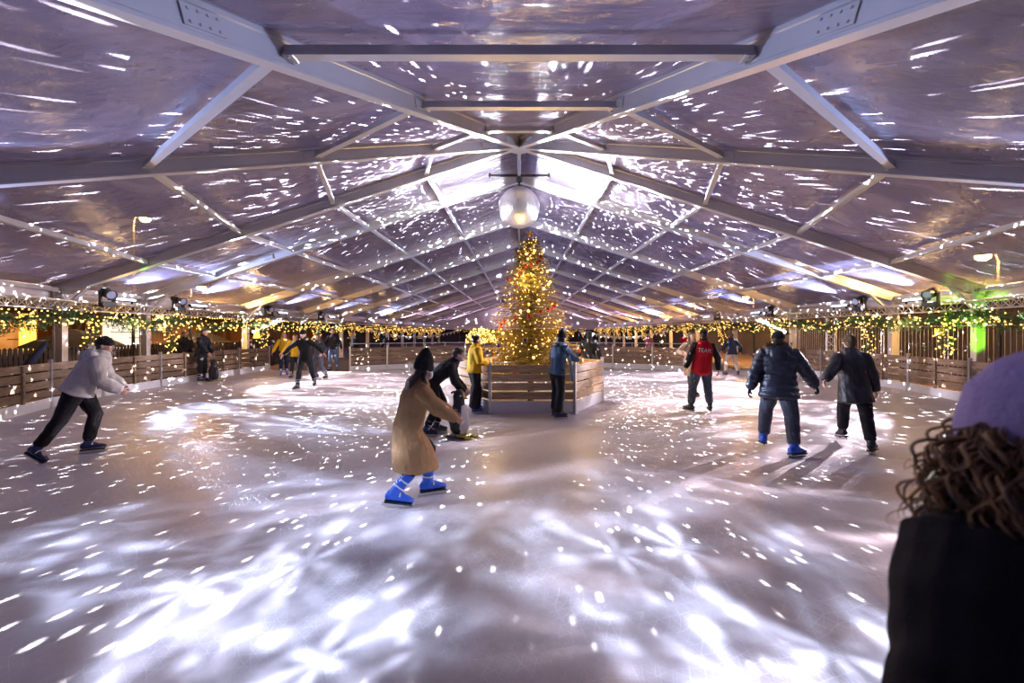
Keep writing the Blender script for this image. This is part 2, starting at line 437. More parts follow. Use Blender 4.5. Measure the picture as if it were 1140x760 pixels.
# ------------------------------------------------------------------ ice and deck
left_pts = [(-9.2,-1.5),(-9.6,5.9),(-9.95,8.2),(-10.7,10.05),(-11.13,11.75),(-11.33,13.9),(-11.42,16.0),(-11.47,18.0),(-11.47,20.2)]
back_pts = [(-7.5,19.5),(-6.15,20.5),(-4.6,21.4),(-2.7,22.0),(-.8,22.3),(1.2,22.3),(2.9,22.0),(4.55,21.4),(6.2,20.5),(7.45,19.4)]
right_pts = [(9.2,-1.5),(9.6,6.6),(10.25,8.6),(10.93,10.67),(11.5,13.0),(11.6,14.95),(11.6,16.9),(11.55,18.8),(11.5,20.7)]
left_pts, back_pts, right_pts = [[(x, y*K if y > 0 else y) for x, y in l] for l in (left_pts, back_pts, right_pts)]
outline = left_pts + back_pts + right_pts[::-1]
bm_v = [V(x, y, 0) for x, y in outline]
mb = MB(); c0 = V(0, 10, 0)
N_R = 26
ring_all = []
for k in range(1, N_R+1):
    ring_all.append([c0 + (p - c0)*(k/N_R) for p in bm_v])
vs = [c0] + [p for r in ring_all for p in r]; n = len(bm_v)
fs = [(0, 1+(i+1) % n, 1+i) for i in range(n)]
for k in range(N_R-1):
    for i in range(n):
        a = 1 + k*n; b_ = a + n
        fs.append((a+i, a+(i+1) % n, b_+(i+1) % n, b_+i))
mb.add(vs, fs)
tag(mb.build('floor', ice), 'scratched pale ice sheet of the rink', None, None, 'structure')
mb = MB().box((0, 30, -.07), (60, 90, .1))
tag(mb.build('ground', deck_mat), 'dark brown deck around the rink and under the far half of the tent', None, None, 'structure')

# ------------------------------------------------------------------ rink barriers: one section per two posts
def barrier(p, q, wood, label, group, post_q=False, h=1.03, kick=.24, post=True, top_rail=False):
    p, q = V(*p, 0), V(*q, 0); d = (q-p).normalized(); ln = (q-p).length
    b = thing('rink_barrier', label, 'barrier', p, math.atan2(d.y, d.x), group)
    nb = 4; gap = .035; bh = (h - kick - gap*nb) / nb
    for k in range(nb):
        m = MB(); z = kick + gap + k*(bh + gap) + bh/2
        m.box((ln/2 + rnd.uniform(-.008,.008), -.012, z), (ln - .07, .03, bh))
        for xx in (.15, ln/2, ln - .15):
            for zz in (-.05, .05): m.tube([(xx, -.026, z+zz), (xx, -.031, z+zz)], .008, 6)
        m.build('plank', wood, b)
    m = MB().box((ln/2, .0, kick/2), (ln - .06, .016, kick - .01)); m.build('kick_board', white_plastic, b)
    m = MB().box((ln*.5, .03, .62), (.07, .04, .8)); m.build('batten', wood, b)
    for k, x in enumerate([0, ln] if post_q else [0]):
        m = MB().box((x, 0, .545), (.06, .06, 1.09)); m.box((x, 0, 1.095), (.075, .075, .012)); m.box((x, 0, .006), (.16, .14, .012))
        for a in (-.055, .055): m.tube([(x+a, .045, .012), (x+a, .045, .028)], .011, 6)
        m.build('post', steel, b)
    if top_rail:
        m = MB().tube([(0, 0, 1.22), (ln, 0, 1.22)], .018, 8)
        for x in (.02, ln/2, ln - .02): m.tube([(x, 0, 1.0), (x, 0, 1.22)], .014, 6)
        m.build('top_rail', steel, b)
    return b
for i, (p, q) in enumerate(zip(left_pts[1:], left_pts[2:])):
    barrier(q, p, plank_wood, 'brown plank rink barrier before the stalls, %s section from the near end' % nth(i), 'barriers before the stalls', post_q=(i == 0))
for i, (p, q) in enumerate(zip(back_pts, back_pts[1:])):
    barrier(p, q, plank_wood, 'plank barrier of the curved back row, %s section from the open gate' % nth(i), 'barriers of the back curve', post_q=(i == len(back_pts)-2), top_rail=True)
for i, (p, q) in enumerate(zip(right_pts[1:], right_pts[2:])):
    barrier(p, q, plank_wood, 'brown plank rink barrier before the wire fence, %s section from the lilac hat' % nth(i), 'barriers before the wire fence', post_q=(i == len(right_pts)-3))
# ------------------------------------------------------------------ the island round the tree: hexagon of barrier sections
IC = (.28, 10.32); IR = 1.8
hexp = [(IC[0] + IR*math.cos(rad(a)), IC[1] + IR*math.sin(rad(a))) for a in (240, 300, 0, 60, 120, 180)]
for i in range(6):
    nm = ['facing the camera', 'with the blue sweater skater leaning on it', 'beside the navy hooded skater', 'at the back of the tree', 'behind the small lit bush', 'beside the skater in the yellow sweater'][i]
    barrier(hexp[i], hexp[(i+1) % 6], island_wood, 'sawn plank barrier of the tree island, section %s' % nm, 'tree island barriers', h=1.03, kick=.27)
# ------------------------------------------------------------------ people
def remesh(mb, vox, name, mats, smooth_it=4, relief=None):
    """fuse the overlapping closed pieces of mb into ONE continuous skin"""
    me = mb.mesh('tmp', mats)
    o = bpy.data.objects.new('tmp', me); COL.objects.link(o)
    r = o.modifiers.new('r', 'REMESH'); r.mode = 'VOXEL'; r.voxel_size = vox; r.use_smooth_shade = True
    q = o.modifiers.new('s', 'SMOOTH'); q.iterations = smooth_it; q.factor = .5
    dg = bpy.context.evaluated_depsgraph_get()
    out = bpy.data.meshes.new_from_object(o.evaluated_get(dg), depsgraph=dg)
    bpy.data.objects.remove(o); bpy.data.meshes.remove(me)
    out.name = name; out.materials.clear()
    for m in (mats if isinstance(mats, (list, tuple)) else [mats]): out.materials.append(m)
    if relief:
        amp, fr, str_ = relief
        nn = [v.normal.copy() for v in out.vertices]
        for v, n in zip(out.vertices, nn):
            c = v.co
            d = noise.noise(V(c.x*fr, c.y*fr, c.z*fr*str_) + V(3.1, 1.7, .4)) * .7 + noise.noise(V(c.x*fr*2.3 + c.z*fr, c.y*fr*2.3, c.z*fr*1.1)) * .5
            v.co = c + n * (amp * d)
    out.update()
    return out
def link(me, name, parent):
    o = bpy.data.objects.new(name, me); COL.objects.link(o); o.parent = parent
    return o
def ik(a, b, l1, l2, pole):
    d = b - a; L = min(d.length, l1 + l2 - .004); u = d.normalized(); e = a + u*L
    x = (l1*l1 - l2*l2 + L*L) / (2*L); h = math.sqrt(max(0, l1*l1 - x*x))
    p = (pole - u*pole.dot(u)); p = p.normalized() if p.length > 1e-5 else u.orthogonal()
    return a + u*x + p*h, e
def lerp(a, b, t): return a + (b - a)*t
def hand(mb, w, d, n, sg, s, curl=.5, grow=0.):
    """w wrist, d along the hand, n palm normal, sg: +1 thumb towards +lat"""
    lat = d.cross(n).normalized() * sg
    r = lambda x: x*s + grow
    mb.loft([(w - d*(.02*s), lat, n, r(.027), r(.021)), (w + d*(.02*s), lat, n, r(.031), r(.018)), (w + d*(.055*s), lat, n, r(.04), r(.016)), (w + d*(.088*s), lat, n, r(.039), r(.013))], 12)
    for off, L in ((.031, .072), (.0105, .08), (-.0105, .075), (-.031, .06)):
        b = w + d*(.088*s) + lat*(off*s)
        pts = [b - d*(.012*s), b]; dd = d.copy(); ang = 0
        for k, fr in enumerate((.42, .32, .26)):
            ang += curl * (.55, .75, .6)[k]
            dd = d*math.cos(ang) + n*math.sin(ang)
            pts.append(pts[-1] + dd*(L*s*fr))
        mb.limb(pts, [r(.0092), r(.0092), r(.0085), r(.0078), r(.0068)], 8)
    b = w + d*(.028*s) + lat*(.026*s)
    d1 = (d*.55 + lat*.75 + n*.35).normalized(); d2 = (d*.85 + lat*.2 + n*.5*(.5+curl)).normalized()
    mb.limb([b - d1*(.012*s), b + d1*(.03*s), b + d1*(.03*s) + d2*(.03*s), b + d1*(.03*s) + d2*(.052*s)], [r(.014), r(.0115), r(.0098), r(.008)], 8)
def head_geo(mb, c, x, y, z, s):
    """skull with brow, nose, lips, chin and ears; c head centre, x right, y face, z up"""
    S = lambda zz, yy, rx, ry: (c + z*(zz*s) + y*(yy*s), x, y, rx*s, ry*s)
    mb.loft([S(-.112, .052, .020, .022), S(-.10, .046, .036, .04), S(-.075, .030, .052, .06), S(-.045, .016, .061, .077), S(-.01, .004, .068, .088), S(.03, -.004, .073, .096),
             S(.065, -.008, .071, .094), S(.092, -.010, .058, .078), S(.11, -.012, .034, .048)], 20)
    P = lambda a, b, d: c + x*(a*s) + y*(b*s) + z*(d*s)
    mb.limb([P(0, .088, .022), P(0, .100, -.005), P(0, .110, -.026)], [.008*s, .010*s, .013*s], 8)
    for sg in (-1, 1):
        mb.ball(P(.011*sg, .098, -.028), (.009*s, .009*s, .008*s), 8, 6, ax=(x, y, z))
        mb.ball(P(.074*sg, -.006, -.008), (.010*s, .020*s, .032*s), 8, 8, ax=(x, y, z))
        mb.ball(P(.034*sg, .080, .030), (.024*s, .010*s, .008*s), 8, 6, ax=(x, y, z))
        mb.ball(P(.036*sg, .070, -.022), (.020*s, .014*s, .016*s), 8, 6, ax=(x, y, z))
    mb.ball(P(0, .086, -.052), (.024*s, .010*s, .006*s), 8, 6, ax=(x, y, z))
    mb.ball(P(0, .083, -.063), (.021*s, .011*s, .007*s), 8, 6, ax=(x, y, z))
    mb.ball(P(0, .070, -.092), (.020*s, .018*s, .016*s), 8, 6, ax=(x, y, z))
skin = mat('skin', (.56,.33,.24), .5, 0, .08, 20)
skin_dark = mat('skin_dark', (.30,.17,.11), .5, 0, .08, 20)
eye_mat = mat('eye', (.015,.012,.01), .2)
hair_dark = mat('dark_hair', (.018,.012,.009), .45, 0, .3, 30, .4, 120)
hair_brown = mat('brown_hair', (.10,.055,.025), .45, 0, .4, 30, .4, 120)
hair_blond = mat('blond_hair', (.35,.23,.10), .45, 0, .3, 30, .4, 120)
def fabric(name, col, rough=.85, var=.18, scale=10, bump=.25, bscale=260): return mat(name, col, rough, 0, var, scale, bump, bscale, .25)
boot_blue = mat('blue_skate_plastic', (.02,.10,.55), .35, 0, .15, 12)
boot_navy = mat('dark_skate_plastic', (.015,.025,.09), .35, 0, .15, 12)
boot_black = mat('black_skate_leather', (.015,.015,.017), .4)
buckle = mat('grey_buckle', (.6,.62,.7), .4)
blade_mat = mat('blade_steel', (.75,.76,.78), .2, 1)
PEOPLE = []
def person(label, loc, a, H=1.72, lean=5, side=0, twist=0, hip=(0,0), drop=0., feet=None, hands=None, head=(0,0), skintone=None, top=None, legs=None, boots=None,
           hat=None, hair=None, glove=None, vox=.008, elbow=None, curl=.5, build=1., eyes=False, extra=None, sk=.0, group=None, palm=None):
    """a: heading, 0 away from the camera, 90 towards +X. feet L/R = (x, y, lift, yaw, pitch); hands L/R = wrist targets; all in the person's frame."""
    root = thing('person', label, 'person', loc, -rad(a), group)
    s = H/1.72; skintone = skintone or skin
    skates = boots is not None and boots.get('blade', True)
    AH = .155 if skates else .10
    hz = (.848*s + AH + .012) - drop
    P = V(hip[0], hip[1], hz)
    D = V(math.sin(rad(side)), math.sin(rad(lean)), math.cos(rad(lean))*math.cos(rad(side))).normalized()
    Rv = V(math.cos(rad(twist)), -math.sin(rad(twist)), 0); Rv = (Rv - D*Rv.dot(D)).normalized()
    F = D.cross(Rv).normalized()
    T = .505*s; N = P + D*T
    Sh = {k: P + D*(T - .055*s) + Rv*(sg*.168*s*build) for k, sg in (('L', -1), ('R', 1))}
    PR = V(1,0,0)
    Hp = {k: P + PR*(sg*.088*s) + V(0,0,-.02) for k, sg in (('L', -1), ('R', 1))}
    feet = feet or {}; hands = hands or {}
    FT, KN, AN, FV = {}, {}, {}, {}
    for k, sg in (('L', -1), ('R', 1)):
        x, y, lift, yaw, pit = (list(feet.get(k, (sg*.10, .02, 0, sg*8, 0))) + [0]*5)[:5]
        f = V(math.sin(rad(yaw))*math.cos(rad(pit)), math.cos(rad(yaw))*math.cos(rad(pit)), -math.sin(rad(pit)))
        r = V(math.cos(rad(yaw)), -math.sin(rad(yaw)), 0); u = r.cross(f).normalized()
        an = V(x, y, lift) + u*AH
        kn, an = ik(Hp[k], an, .425*s, .42*s, V(math.sin(rad(yaw))*.5, 1, 0.05))
        FV[k] = (f, r, u); KN[k] = kn; AN[k] = an
    EL, WR = {}, {}
    for k, sg in (('L', -1), ('R', 1)):
        t = V(*hands[k]) if k in hands else V(sg*.27*s*build, .06, hz - .03)
        pole = V(*elbow[k]) if elbow and k in elbow else V(sg*.5, -1, -.3)
        e, w_ = ik(Sh[k], t, .285*s, .255*s, pole)
        EL[k], WR[k] = e, w_
    # head frame
    hy, hp = rad(head[0]), rad(head[1])
    up0 = (D*.6 + V(0,0,.5)).normalized()
    hf = V(math.sin(hy)*math.cos(hp), math.cos(hy)*math.cos(hp), -math.sin(hp)); hr = V(math.cos(hy), -math.sin(hy), 0); hu = hr.cross(hf).normalized()
    HC = N + up0*(.085*s) + hu*(.095*s) + hf*(.018*s)
    # ---- the body: one skin
    b = MB()
    def sec(h, rx, ry, fy=0.): return (P + D*(h*s) + F*(fy*s), Rv, F, rx*s*build, ry*s*build)
    b.loft([sec(-.09, .13, .095), sec(-.02, .158, .108), sec(.10, .135, .092), sec(.20, .135, .090), sec(.32, .16, .105), sec(.42, .165, .098), sec(.47, .13, .08), sec(.51, .065, .06)], 20)
    b.limb([N - D*(.03*s), N + up0*(.05*s), HC - hu*(.06*s) - hf*(.012*s)], [.06*s, .054*s, .054*s], 12)
    head_geo(b, HC, hr, hf, hu, s)
    for k, sg in (('L', -1), ('R', 1)):
        h, kn, an = Hp[k], KN[k], AN[k]
        b.limb([h + V(0,0,.03), lerp(h, kn, .4), lerp(h, kn, .85), kn, lerp(kn, an, .3), lerp(kn, an, .75), an], [.088*s, .078*s, .056*s, .054*s, .056*s, .038*s, .036*s])
        f, r, u = FV[k]
        b.limb([an - u*.01 - f*.035*s, an - u*.03*s + f*.04*s, an - u*.045*s + f*.13*s], [.034*s, .036*s, .026*s])
        S_, e, w_ = Sh[k], EL[k], WR[k]
        b.limb([S_ - Rv*(sg*.03*s), S_, lerp(S_, e, .5), e, lerp(e, w_, .3), lerp(e, w_, .8), w_], [.05*s, .052*s, .045*s, .038*s, .039*s, .030*s, .026*s])
        d = (w_ - e).normalized()
        pn = V(*palm[k]) if palm and k in palm else Rv*(-sg)
        pn = (pn - d*pn.dot(d)); pn = pn.normalized() if pn.length > .05 else d.orthogonal()
        th = 1 if d.cross(pn).dot(F + V(0,0,.6)) > 0 else -1
        hand(b, w_, d, pn, th, s, curl)
        if glove:
            g = MB(); hand(g, w_, d, pn, th, s, curl, .0035); g.limb([w_ - d*.05, w_], [.036*s, .034*s])
            link(remesh(g, min(vox, .006), 'glove', glove), 'glove', root)
    link(remesh(b, vox, 'body', skintone), 'body', root)
    if eyes:
        for sg in (-1, 1):
            m = MB().ball(HC + hr*(.033*sg*s) + hf*(.081*s) + hu*(.008*s), (.013*s, .008*s, .007*s), 8, 6, ax=(hr, hf, hu)); m.build('eye', eye_mat, root, smooth=True)
    # ---- trousers
    if legs:
        g = legs.get('g', .016); fl = legs.get('flare', 0.)
        m = MB()
        m.loft([sec(-.11, .135 + g, .11 + g), sec(-.03, .16 + g, .118 + g), sec(.07, .15 + g*.8, .105 + g*.8)], 20)
        for k in 'LR':
            h, kn, an = Hp[k], KN[k], AN[k]
            end = lerp(kn, an, legs.get('len', .86))
            m.limb([h + V(0,0,.03), lerp(h, kn, .35), lerp(h, kn, .8), kn, lerp(kn, end, .35), lerp(kn, end, .75), end],
                   [.092*s+g, .088*s+g, .068*s+g, .064*s+g+fl*.4, .062*s+g+fl*.6, .053*s+g+fl*.8, .05*s+g+fl], 14)
        link(remesh(m, vox, 'trousers', legs['m'], 3, (legs.get('fold', .010), 9, .8)), 'trousers', root)
    # ---- top garment
    if top:
        g = top.get('g', .02); hem = top.get('hem', .12); hf_ = top.get('flare', .02); puff = top.get('puff', 0.)
        m = MB()
        base = [(-hem, .165 + hf_, .125 + hf_), (-.02, .165, .118), (.10, .148, .108), (.20, .145, .104), (.32, .168, .114), (.42, .172, .105), (.47, .14, .09), (.515, .082, .075)]
        if hem > .25:   # a coat hangs straight down from the hips
            km = (KN['L'] + KN['R'] + AN['L'] + AN['R']) / 4
            secs = []
            for t in (1, .66, .33):
                c = P + V((km.x - P.x)*t*.8, (km.y - P.y)*t*.8, -hem*s*t)
                spread = abs(KN['L'].y - KN['R'].y)*.32*t
                secs.append((c, V(1,0,0), V(0,1,0), (.165 + hf_*t)*s + g, (.13 + hf_*t)*s + g + spread))
            secs += [(P + D*(h*s), Rv, F, rx*s*build + g, ry*s*build + g) for h, rx, ry in base[1:]]
        else:
            secs = [(P + D*(h*s), Rv, F, rx*s*build + g, ry*s*build + g) for h, rx, ry in base]
        if puff:
            fine = []
            for A, B in zip(secs, secs[1:]):
                k = max(1, int((B[0]-A[0]).length / .02))
                for i in range(k):
                    t = i/k; c = lerp(A[0], B[0], t); q = abs(math.sin((c - P).dot(D) / .085 * PI)) ** .6 * puff
                    fine.append((c, A[1], A[2], A[3]*(1-t) + B[3]*t + q - puff*.4, A[4]*(1-t) + B[4]*t + q - puff*.4))
            secs = fine + [secs[-1]]
        m.loft(secs, 24, dome=.22)
        if not top.get('sleeveless'):
            for k, sg in (('L', -1), ('R', 1)):
                S_, e, w_ = Sh[k], EL[k], WR[k]
                sl = top.get('sleeve', .96); w2 = lerp(e, w_, sl)
                pts = [S_ - Rv*(sg*.05*s), S_ + D*.004, lerp(S_, e, .3), lerp(S_, e, .7), e, lerp(e, w2, .35), lerp(e, w2, .75), w2]
                rr = [.056*s+g*.7, .060*s+g*.85, .056*s+g*.8, .049*s+g*.8, .047*s+g*.8, .044*s+g*.8, .038*s+g*.8, .031*s+g*.7]
                if puff:
                    P2, R2_ = [], []
                    for i in range(len(pts)-1):
                        n_ = max(1, int((pts[i+1]-pts[i]).length/.02))
                        for j in range(n_):
                            t = j/n_; P2.append(lerp(pts[i], pts[i+1], t)); R2_.append(rr[i]*(1-t) + rr[i+1]*t)
                    P2.append(pts[-1]); R2_.append(rr[-1]); L = 0; R3 = []
                    for i, r_ in enumerate(R2_):
                        if i: L += (P2[i] - P2[i-1]).length
                        R3.append(r_ + abs(math.sin(L/.08*PI))**.6*puff*.8 - puff*.3)
                    pts, rr = P2, R3
                m.limb(pts, rr, 14)
        if top.get('collar', True):
            m.loft([(N - D*.03, Rv, F, .085*s+g, .08*s+g), (N + up0*(.035*s), hr, hf, .078*s+g*.6, .074*s+g*.6), (N + up0*(.07*s), hr, hf, .076*s+g*.4, .074*s+g*.4)], 18)
        if top.get('hood'):
            for i in range(9):
                t = PI*(i/8) - 0; c = N + D*(.005) - F*(.075*s + .03*math.sin(t)) + Rv*(math.cos(t)*.115*s) + V(0,0,.0)
                m.ball(c, (.065, .06, .07), 10, 8)
            m.ball(N - F*.13*s - D*.05, (.12*s, .07, .11), 12, 8, ax=(Rv, F, D))
        link(remesh(m, vox, top.get('name', 'jacket'), top['m'], top.get('sm', 3), (top.get('fold', .012), top.get('ff', 8), top.get('fs', .9))), top.get('name', 'jacket'), root)
        if top.get('trim'):      # fur edge of the hood
            t_ = MB()
            for i in range(70):
                t = rnd.uniform(0, PI); c = N + D*.03 - F*(.075*s + .05*math.sin(t)) + Rv*(math.cos(t)*.13*s) + V(rnd.gauss(0,.012), rnd.gauss(0,.012), .045 + rnd.gauss(0,.012))
                t_.tube([c, c + V(rnd.gauss(0,.03), rnd.gauss(0,.03), .045)], [.006, .001], 4)
            t_.build('hood_fur', top['trim'], root)
    # ---- skates or shoes
    if boots:
        for k in 'LR':
            f, r, u = FV[k]; an = AN[k]; sd = (KN[k] - an).normalized()
            m = MB()
            bs = s*boots.get('scale', 1.)
            if skates:
                m.limb([an + sd*(.205*bs), an + sd*(.11*bs), an, an - u*.035*bs], [.062*bs, .058*bs, .056*bs, .052*bs], 14)
                m.loft([(an - f*.062*bs - u*.05*bs, r, u, .042*bs, .045*bs), (an + f*.0*bs - u*.045*bs, r, u, .048*bs, .055*bs), (an + f*.08*bs - u*.05*bs, r, u, .047*bs, .046*bs), (an + f*.15*bs - u*.065*bs, r, u, .042*bs, .03*bs), (an + f*.19*bs - u*.072*bs, r, u, .03*bs, .022*bs)], 14)
                nm = 'ice_skate'
            else:
                m.limb([an + sd*(.05*bs), an, an - u*.03*bs], [.052*bs, .05*bs, .048*bs], 14)
                m.loft([(an - f*.06*bs - u*.055*bs, r, u, .036*bs, .04*bs), (an + f*.06*bs - u*.06*bs, r, u, .042*bs, .036*bs), (an + f*.17*bs - u*.072*bs, r, u, .036*bs, .026*bs)], 14)
                nm = 'shoe'
            bo = link(remesh(m, min(vox, .008), nm, boots['m'], 2), nm, root)
            if skates:
                m = MB()
                m.box(an - u*.105 + f*.055*bs, (.075*bs, .27*bs, .018), (r, f, u)); m.build('sole', black_plastic, bo)
                m = MB()
                m.box(an - u*.137 + f*.055*bs, (.006, .31*bs, .034), (r, f, u))
                for q in (-.05, .13): m.box(an - u*.118 + f*q*bs, (.03, .05, .02), (r, f, u))
                m.build('blade', blade_mat, bo)
                m = MB()
                for q, rr in ((.13, .064), (.06, .062)):
                    c = an + sd*(q*bs); xx = sd.orthogonal().normalized(); yy = sd.cross(xx)
                    m.tube([c + (xx*math.cos(t) + yy*math.sin(t))*(rr*bs) for t in [i*2*PI/14 for i in range(15)]], .0075, 6)
                c = an + f*.055*bs - u*.015*bs
                m.tube([c + r*(math.cos(t)*.052*bs) + u*(math.sin(t)*.034*bs - .02*bs) for t in [i*PI/10 for i in range(11)]], .0075, 6)
                m.box(an + sd*(.095*bs) + f*(.058*bs), (.055*bs, .02, .06*bs), (r, f, sd))
                m.build('strap', boots.get('strap', buckle), bo)
    # ---- hair and headgear
    S_ = lambda zz, yy, rx, ry: (HC + hu*(zz*s) + hf*(yy*s), hr, hf, rx*s, ry*s)
    if hair:
        m = MB()
        m.loft([S_(-.05, -.045, .06, .062), S_(-.01, -.03, .077, .084), S_(.03, -.018, .081, .096), S_(.07, -.014, .078, .096), S_(.10, -.012, .06, .078), S_(.122, -.012, .03, .045)], 18)
        if hair.get('long'):
            L = hair['long']*s; w_ = hair.get('w', .09)
            bk = N - F*(.125*s) ; lo = bk - D*(L - .16)*.85 - V(0, 0, (L-.16)*.15)
            m.loft([(HC + hu*.02 - hf*.05*s, hr, hf, w_*s*.8, .06*s), (HC - hu*.07*s - hf*.07*s, hr, hf, w_*s, .055*s), (bk, Rv, F, w_*1.15*s, .045*s), (lerp(bk, lo, .5), Rv, F, w_*1.05*s, .035*s), (lo, Rv, F, w_*.55*s, .02*s)], 16)
            for sg in (-1, 1):
                m.limb([HC + hr*sg*.07*s + hf*.01*s, HC + hr*sg*.085*s - hu*.09*s, N + Rv*sg*.09*s + F*.085*s - D*.05, N + Rv*sg*.095*s + F*.13*s - D*.2*s], [.025*s, .03*s, .03*s, .014*s])
        if hair.get('bun'): m.ball(HC + hu*.07*s - hf*.115*s, .048*s, 12, 10)
        link(remesh(m, min(vox, .008), 'hair', hair['m'], 2, (.008, 22, .25)), 'hair', root)
    if hat:
        k = hat.get('kind', 'beanie'); m = MB(); cu = None; hs = hat.get('sc', 1.)
        S_ = lambda zz, yy, rx, ry: (HC + hu*(zz*s*hs) + hf*(yy*s), hr, hf, rx*s*hs, ry*s*hs)
        if k == 'beanie':
            e = hat.get('tall', 0.)
            m.loft([S_(.02, -.012, .080, .104), S_(.06, -.012, .083, .106), S_(.09 + e*.3, -.012, .072, .092), S_(.115 + e*.7, -.014, .048, .062), S_(.128 + e, -.014, .018, .022)], 20)
            cu = MB(); q = hat.get('cuff_h', 1.); cu.loft([S_(.06 - .054*q, -.010, .080, .104), S_(.06 - .046*q, -.010, .088, .111), S_(.05, -.010, .089, .112), S_(.06, -.010, .082, .106)], 20, dome=.3)
        elif k == 'cap':
            m.loft([S_(.03, -.012, .081, .104), S_(.07, -.012, .082, .104), S_(.10, -.012, .066, .085), S_(.12, -.012, .03, .04)], 20)
            m.loft([S_(.036, .05, .075, .05), S_(.040, .10, .068, .06), S_(.044, .10, .064, .058)], 16)
        elif k == 'hood':
            m.loft([S_(-.11, -.03, .085, .09), S_(-.05, -.03, .10, .105), S_(.03, -.025, .105, .118), S_(.08, -.02, .092, .11), S_(.125, -.02, .05, .065)], 20)
        o = link(remesh(m, min(vox, .008), 'hat' if k != 'hood' else 'hood', hat['m'], 2, (.003, 30, .3)), 'hat' if k != 'hood' else 'hood', root)
        if cu: link(remesh(cu, min(vox, .008), 'hat_cuff', hat.get('cuff', hat['m']), 2), 'hat_cuff', root)
        if hat.get('pom'): link(MB().ball(HC + hu*(.15 + hat.get('tall', 0))*s, .035*s).mesh('pompom', hat['pom'], True), 'pompom', root)
    J = dict(P=P, D=D, F=F, R=Rv, N=N, HC=HC, hf=hf, hr=hr, hu=hu, s=s, Sh=Sh, EL=EL, WR=WR, KN=KN, AN=AN, root=root, up=up0, vox=vox)
    if extra: extra(J)
    PEOPLE.append(root)
    return J
def mask_on(J, m_):
    m = MB(); c = J['HC'] + J['hf']*(.082*J['s']) - J['hu']*(.052*J['s'])
    m.ball(c, (.058*J['s'], .036*J['s'], .048*J['s']), 14, 10, ax=(J['hr'], J['hf'], J['hu']))
    m.build('face_mask', m_, J['root'], smooth=True)
    m = MB()
    for sg in (-1, 1):
        m.tube([c + J['hr']*sg*.05*J['s'] + J['hu']*.02, J['HC'] + J['hr']*sg*.083*J['s'] + J['hf']*.02], .003, 5)
    m.build('mask_loop', m_, J['root'])
def scarf_on(J, m_, tail=None):
    m = MB(); s = J['s']; N, R, F, up = J['N'], J['R'], J['F'], J['up']
    m.tube([N + up*(.055*s + .012*math.sin(3*t)) + R*(math.cos(t)*.098*s) + F*(math.sin(t)*.098*s) for t in [i*2*PI/20 for i in range(21)]], .042*s, 10)
    for p in (tail or []):
        pts = [V(*q) for q in p]
        sec = []
        for i, q in enumerate(pts):
            sec.append((q, J['R'], J['F'], .055*s, .02*s))
        m.loft(sec, 12)
    link(remesh(m, J['vox'], 'scarf', m_, 2, (.006, 18, .4)), 'scarf', J['root'])
# ------------------------------------------------------------------ the skaters
FPX = 459.
def G_(px, py):
    y = FPX*1.72/(py - 370); return V((px - 578)/FPX*y, y, 0)
def A_(px, py, y): return V((px - 578)/FPX*y, y, 1.72 - (py - 370)/FPX*y)
def loc_in(root, a, p):
    d = Vector(p) - Vector(root); c, s_ = math.cos(rad(a)), math.sin(rad(a))
    return (d.x*c - d.y*s_, d.x*s_ + d.y*c, d.z)
def feet_in(root, a, l, r, yl=(-8,0,0), yr=(8,0,0)):
    L, R = loc_in(root, a, l), loc_in(root, a, r)
    return {'L': (L[0], L[1], yl[2], yl[0], yl[1]), 'R': (R[0], R[1], yr[2], yr[0], yr[1])}
F_black = fabric('black_cloth', (.012,.012,.014)); F_char = fabric('charcoal_cloth', (.035,.037,.042)); F_navy = fabric('navy_cloth', (.012,.016,.035))
F_grey = fabric('light_grey_cloth', (.56,.53,.50)); F_yel = fabric('mustard_knit', (.62,.36,.012), bscale=120, bump=.5); F_blue = fabric('blue_knit', (.045,.085,.15), bscale=120, bump=.5)
F_jean = fabric('blue_denim', (.09,.13,.22)); F_slate = fabric('slate_denim', (.06,.07,.095)); F_beige = fabric('beige_cloth', (.42,.33,.25)); F_red = fabric('red_vest_cloth', (.46,.006,.016))
F_camel = fabric('camel_teddy_pile', (.38,.22,.10), .95, .22, 18, .8, 160); F_lilac = fabric('lilac_knit', (.38,.30,.52), .9, .12, 20, .6, 110)
F_scarf = fabric('pale_blue_scarf', (.35,.48,.58)); F_white = fabric('white_mask_cloth', (.72,.72,.74)); F_olive = fabric('olive_knit', (.10,.075,.035)); F_fur = fabric('dark_fur', (.03,.025,.02))
F_puff = mat('glossy_navy_nylon', (.012,.018,.035), .38, 0, .2, 8, .15, 60, .5); F_leather = mat('black_leather', (.012,.012,.014), .42, 0, .2, 8, .25, 50, .5)
F_pink = fabric('pink_cloth', (.5,.2,.25)); F_coatdark = mat('dark_coat', (.008,.008,.010), .85, 0, .2, 12, .3, 200, .2)
B_blue = dict(m=boot_blue); B_navy = dict(m=boot_navy); B_black = dict(m=boot_black)
WHITE = mat('white_print', (.8,.78,.78), .7)

# man in the light hooded jacket, long push off to the side
p, a = G_(88, 507), 60
person('man in a pale grey hooded jacket and black cap, striding before the stalls', p, a, 1.64, lean=27, twist=-12, drop=.03, hip=(.02,.0),
       feet=feet_in(p, a, G_(98, 504), G_(33, 516), (-2,0,0), (24,34,.07)), hands={'L': (-.10,.42,.92), 'R': (.10,.44,.90)}, head=(6,10),
       top=dict(m=F_grey, g=.062, hem=.06, fold=.018, ff=7, hood=True, trim=F_white), legs=dict(m=F_black, g=.022), boots=B_navy, hat=dict(kind='beanie', m=F_black), hair=dict(m=hair_dark), vox=.007, curl=1.2, eyes=True)
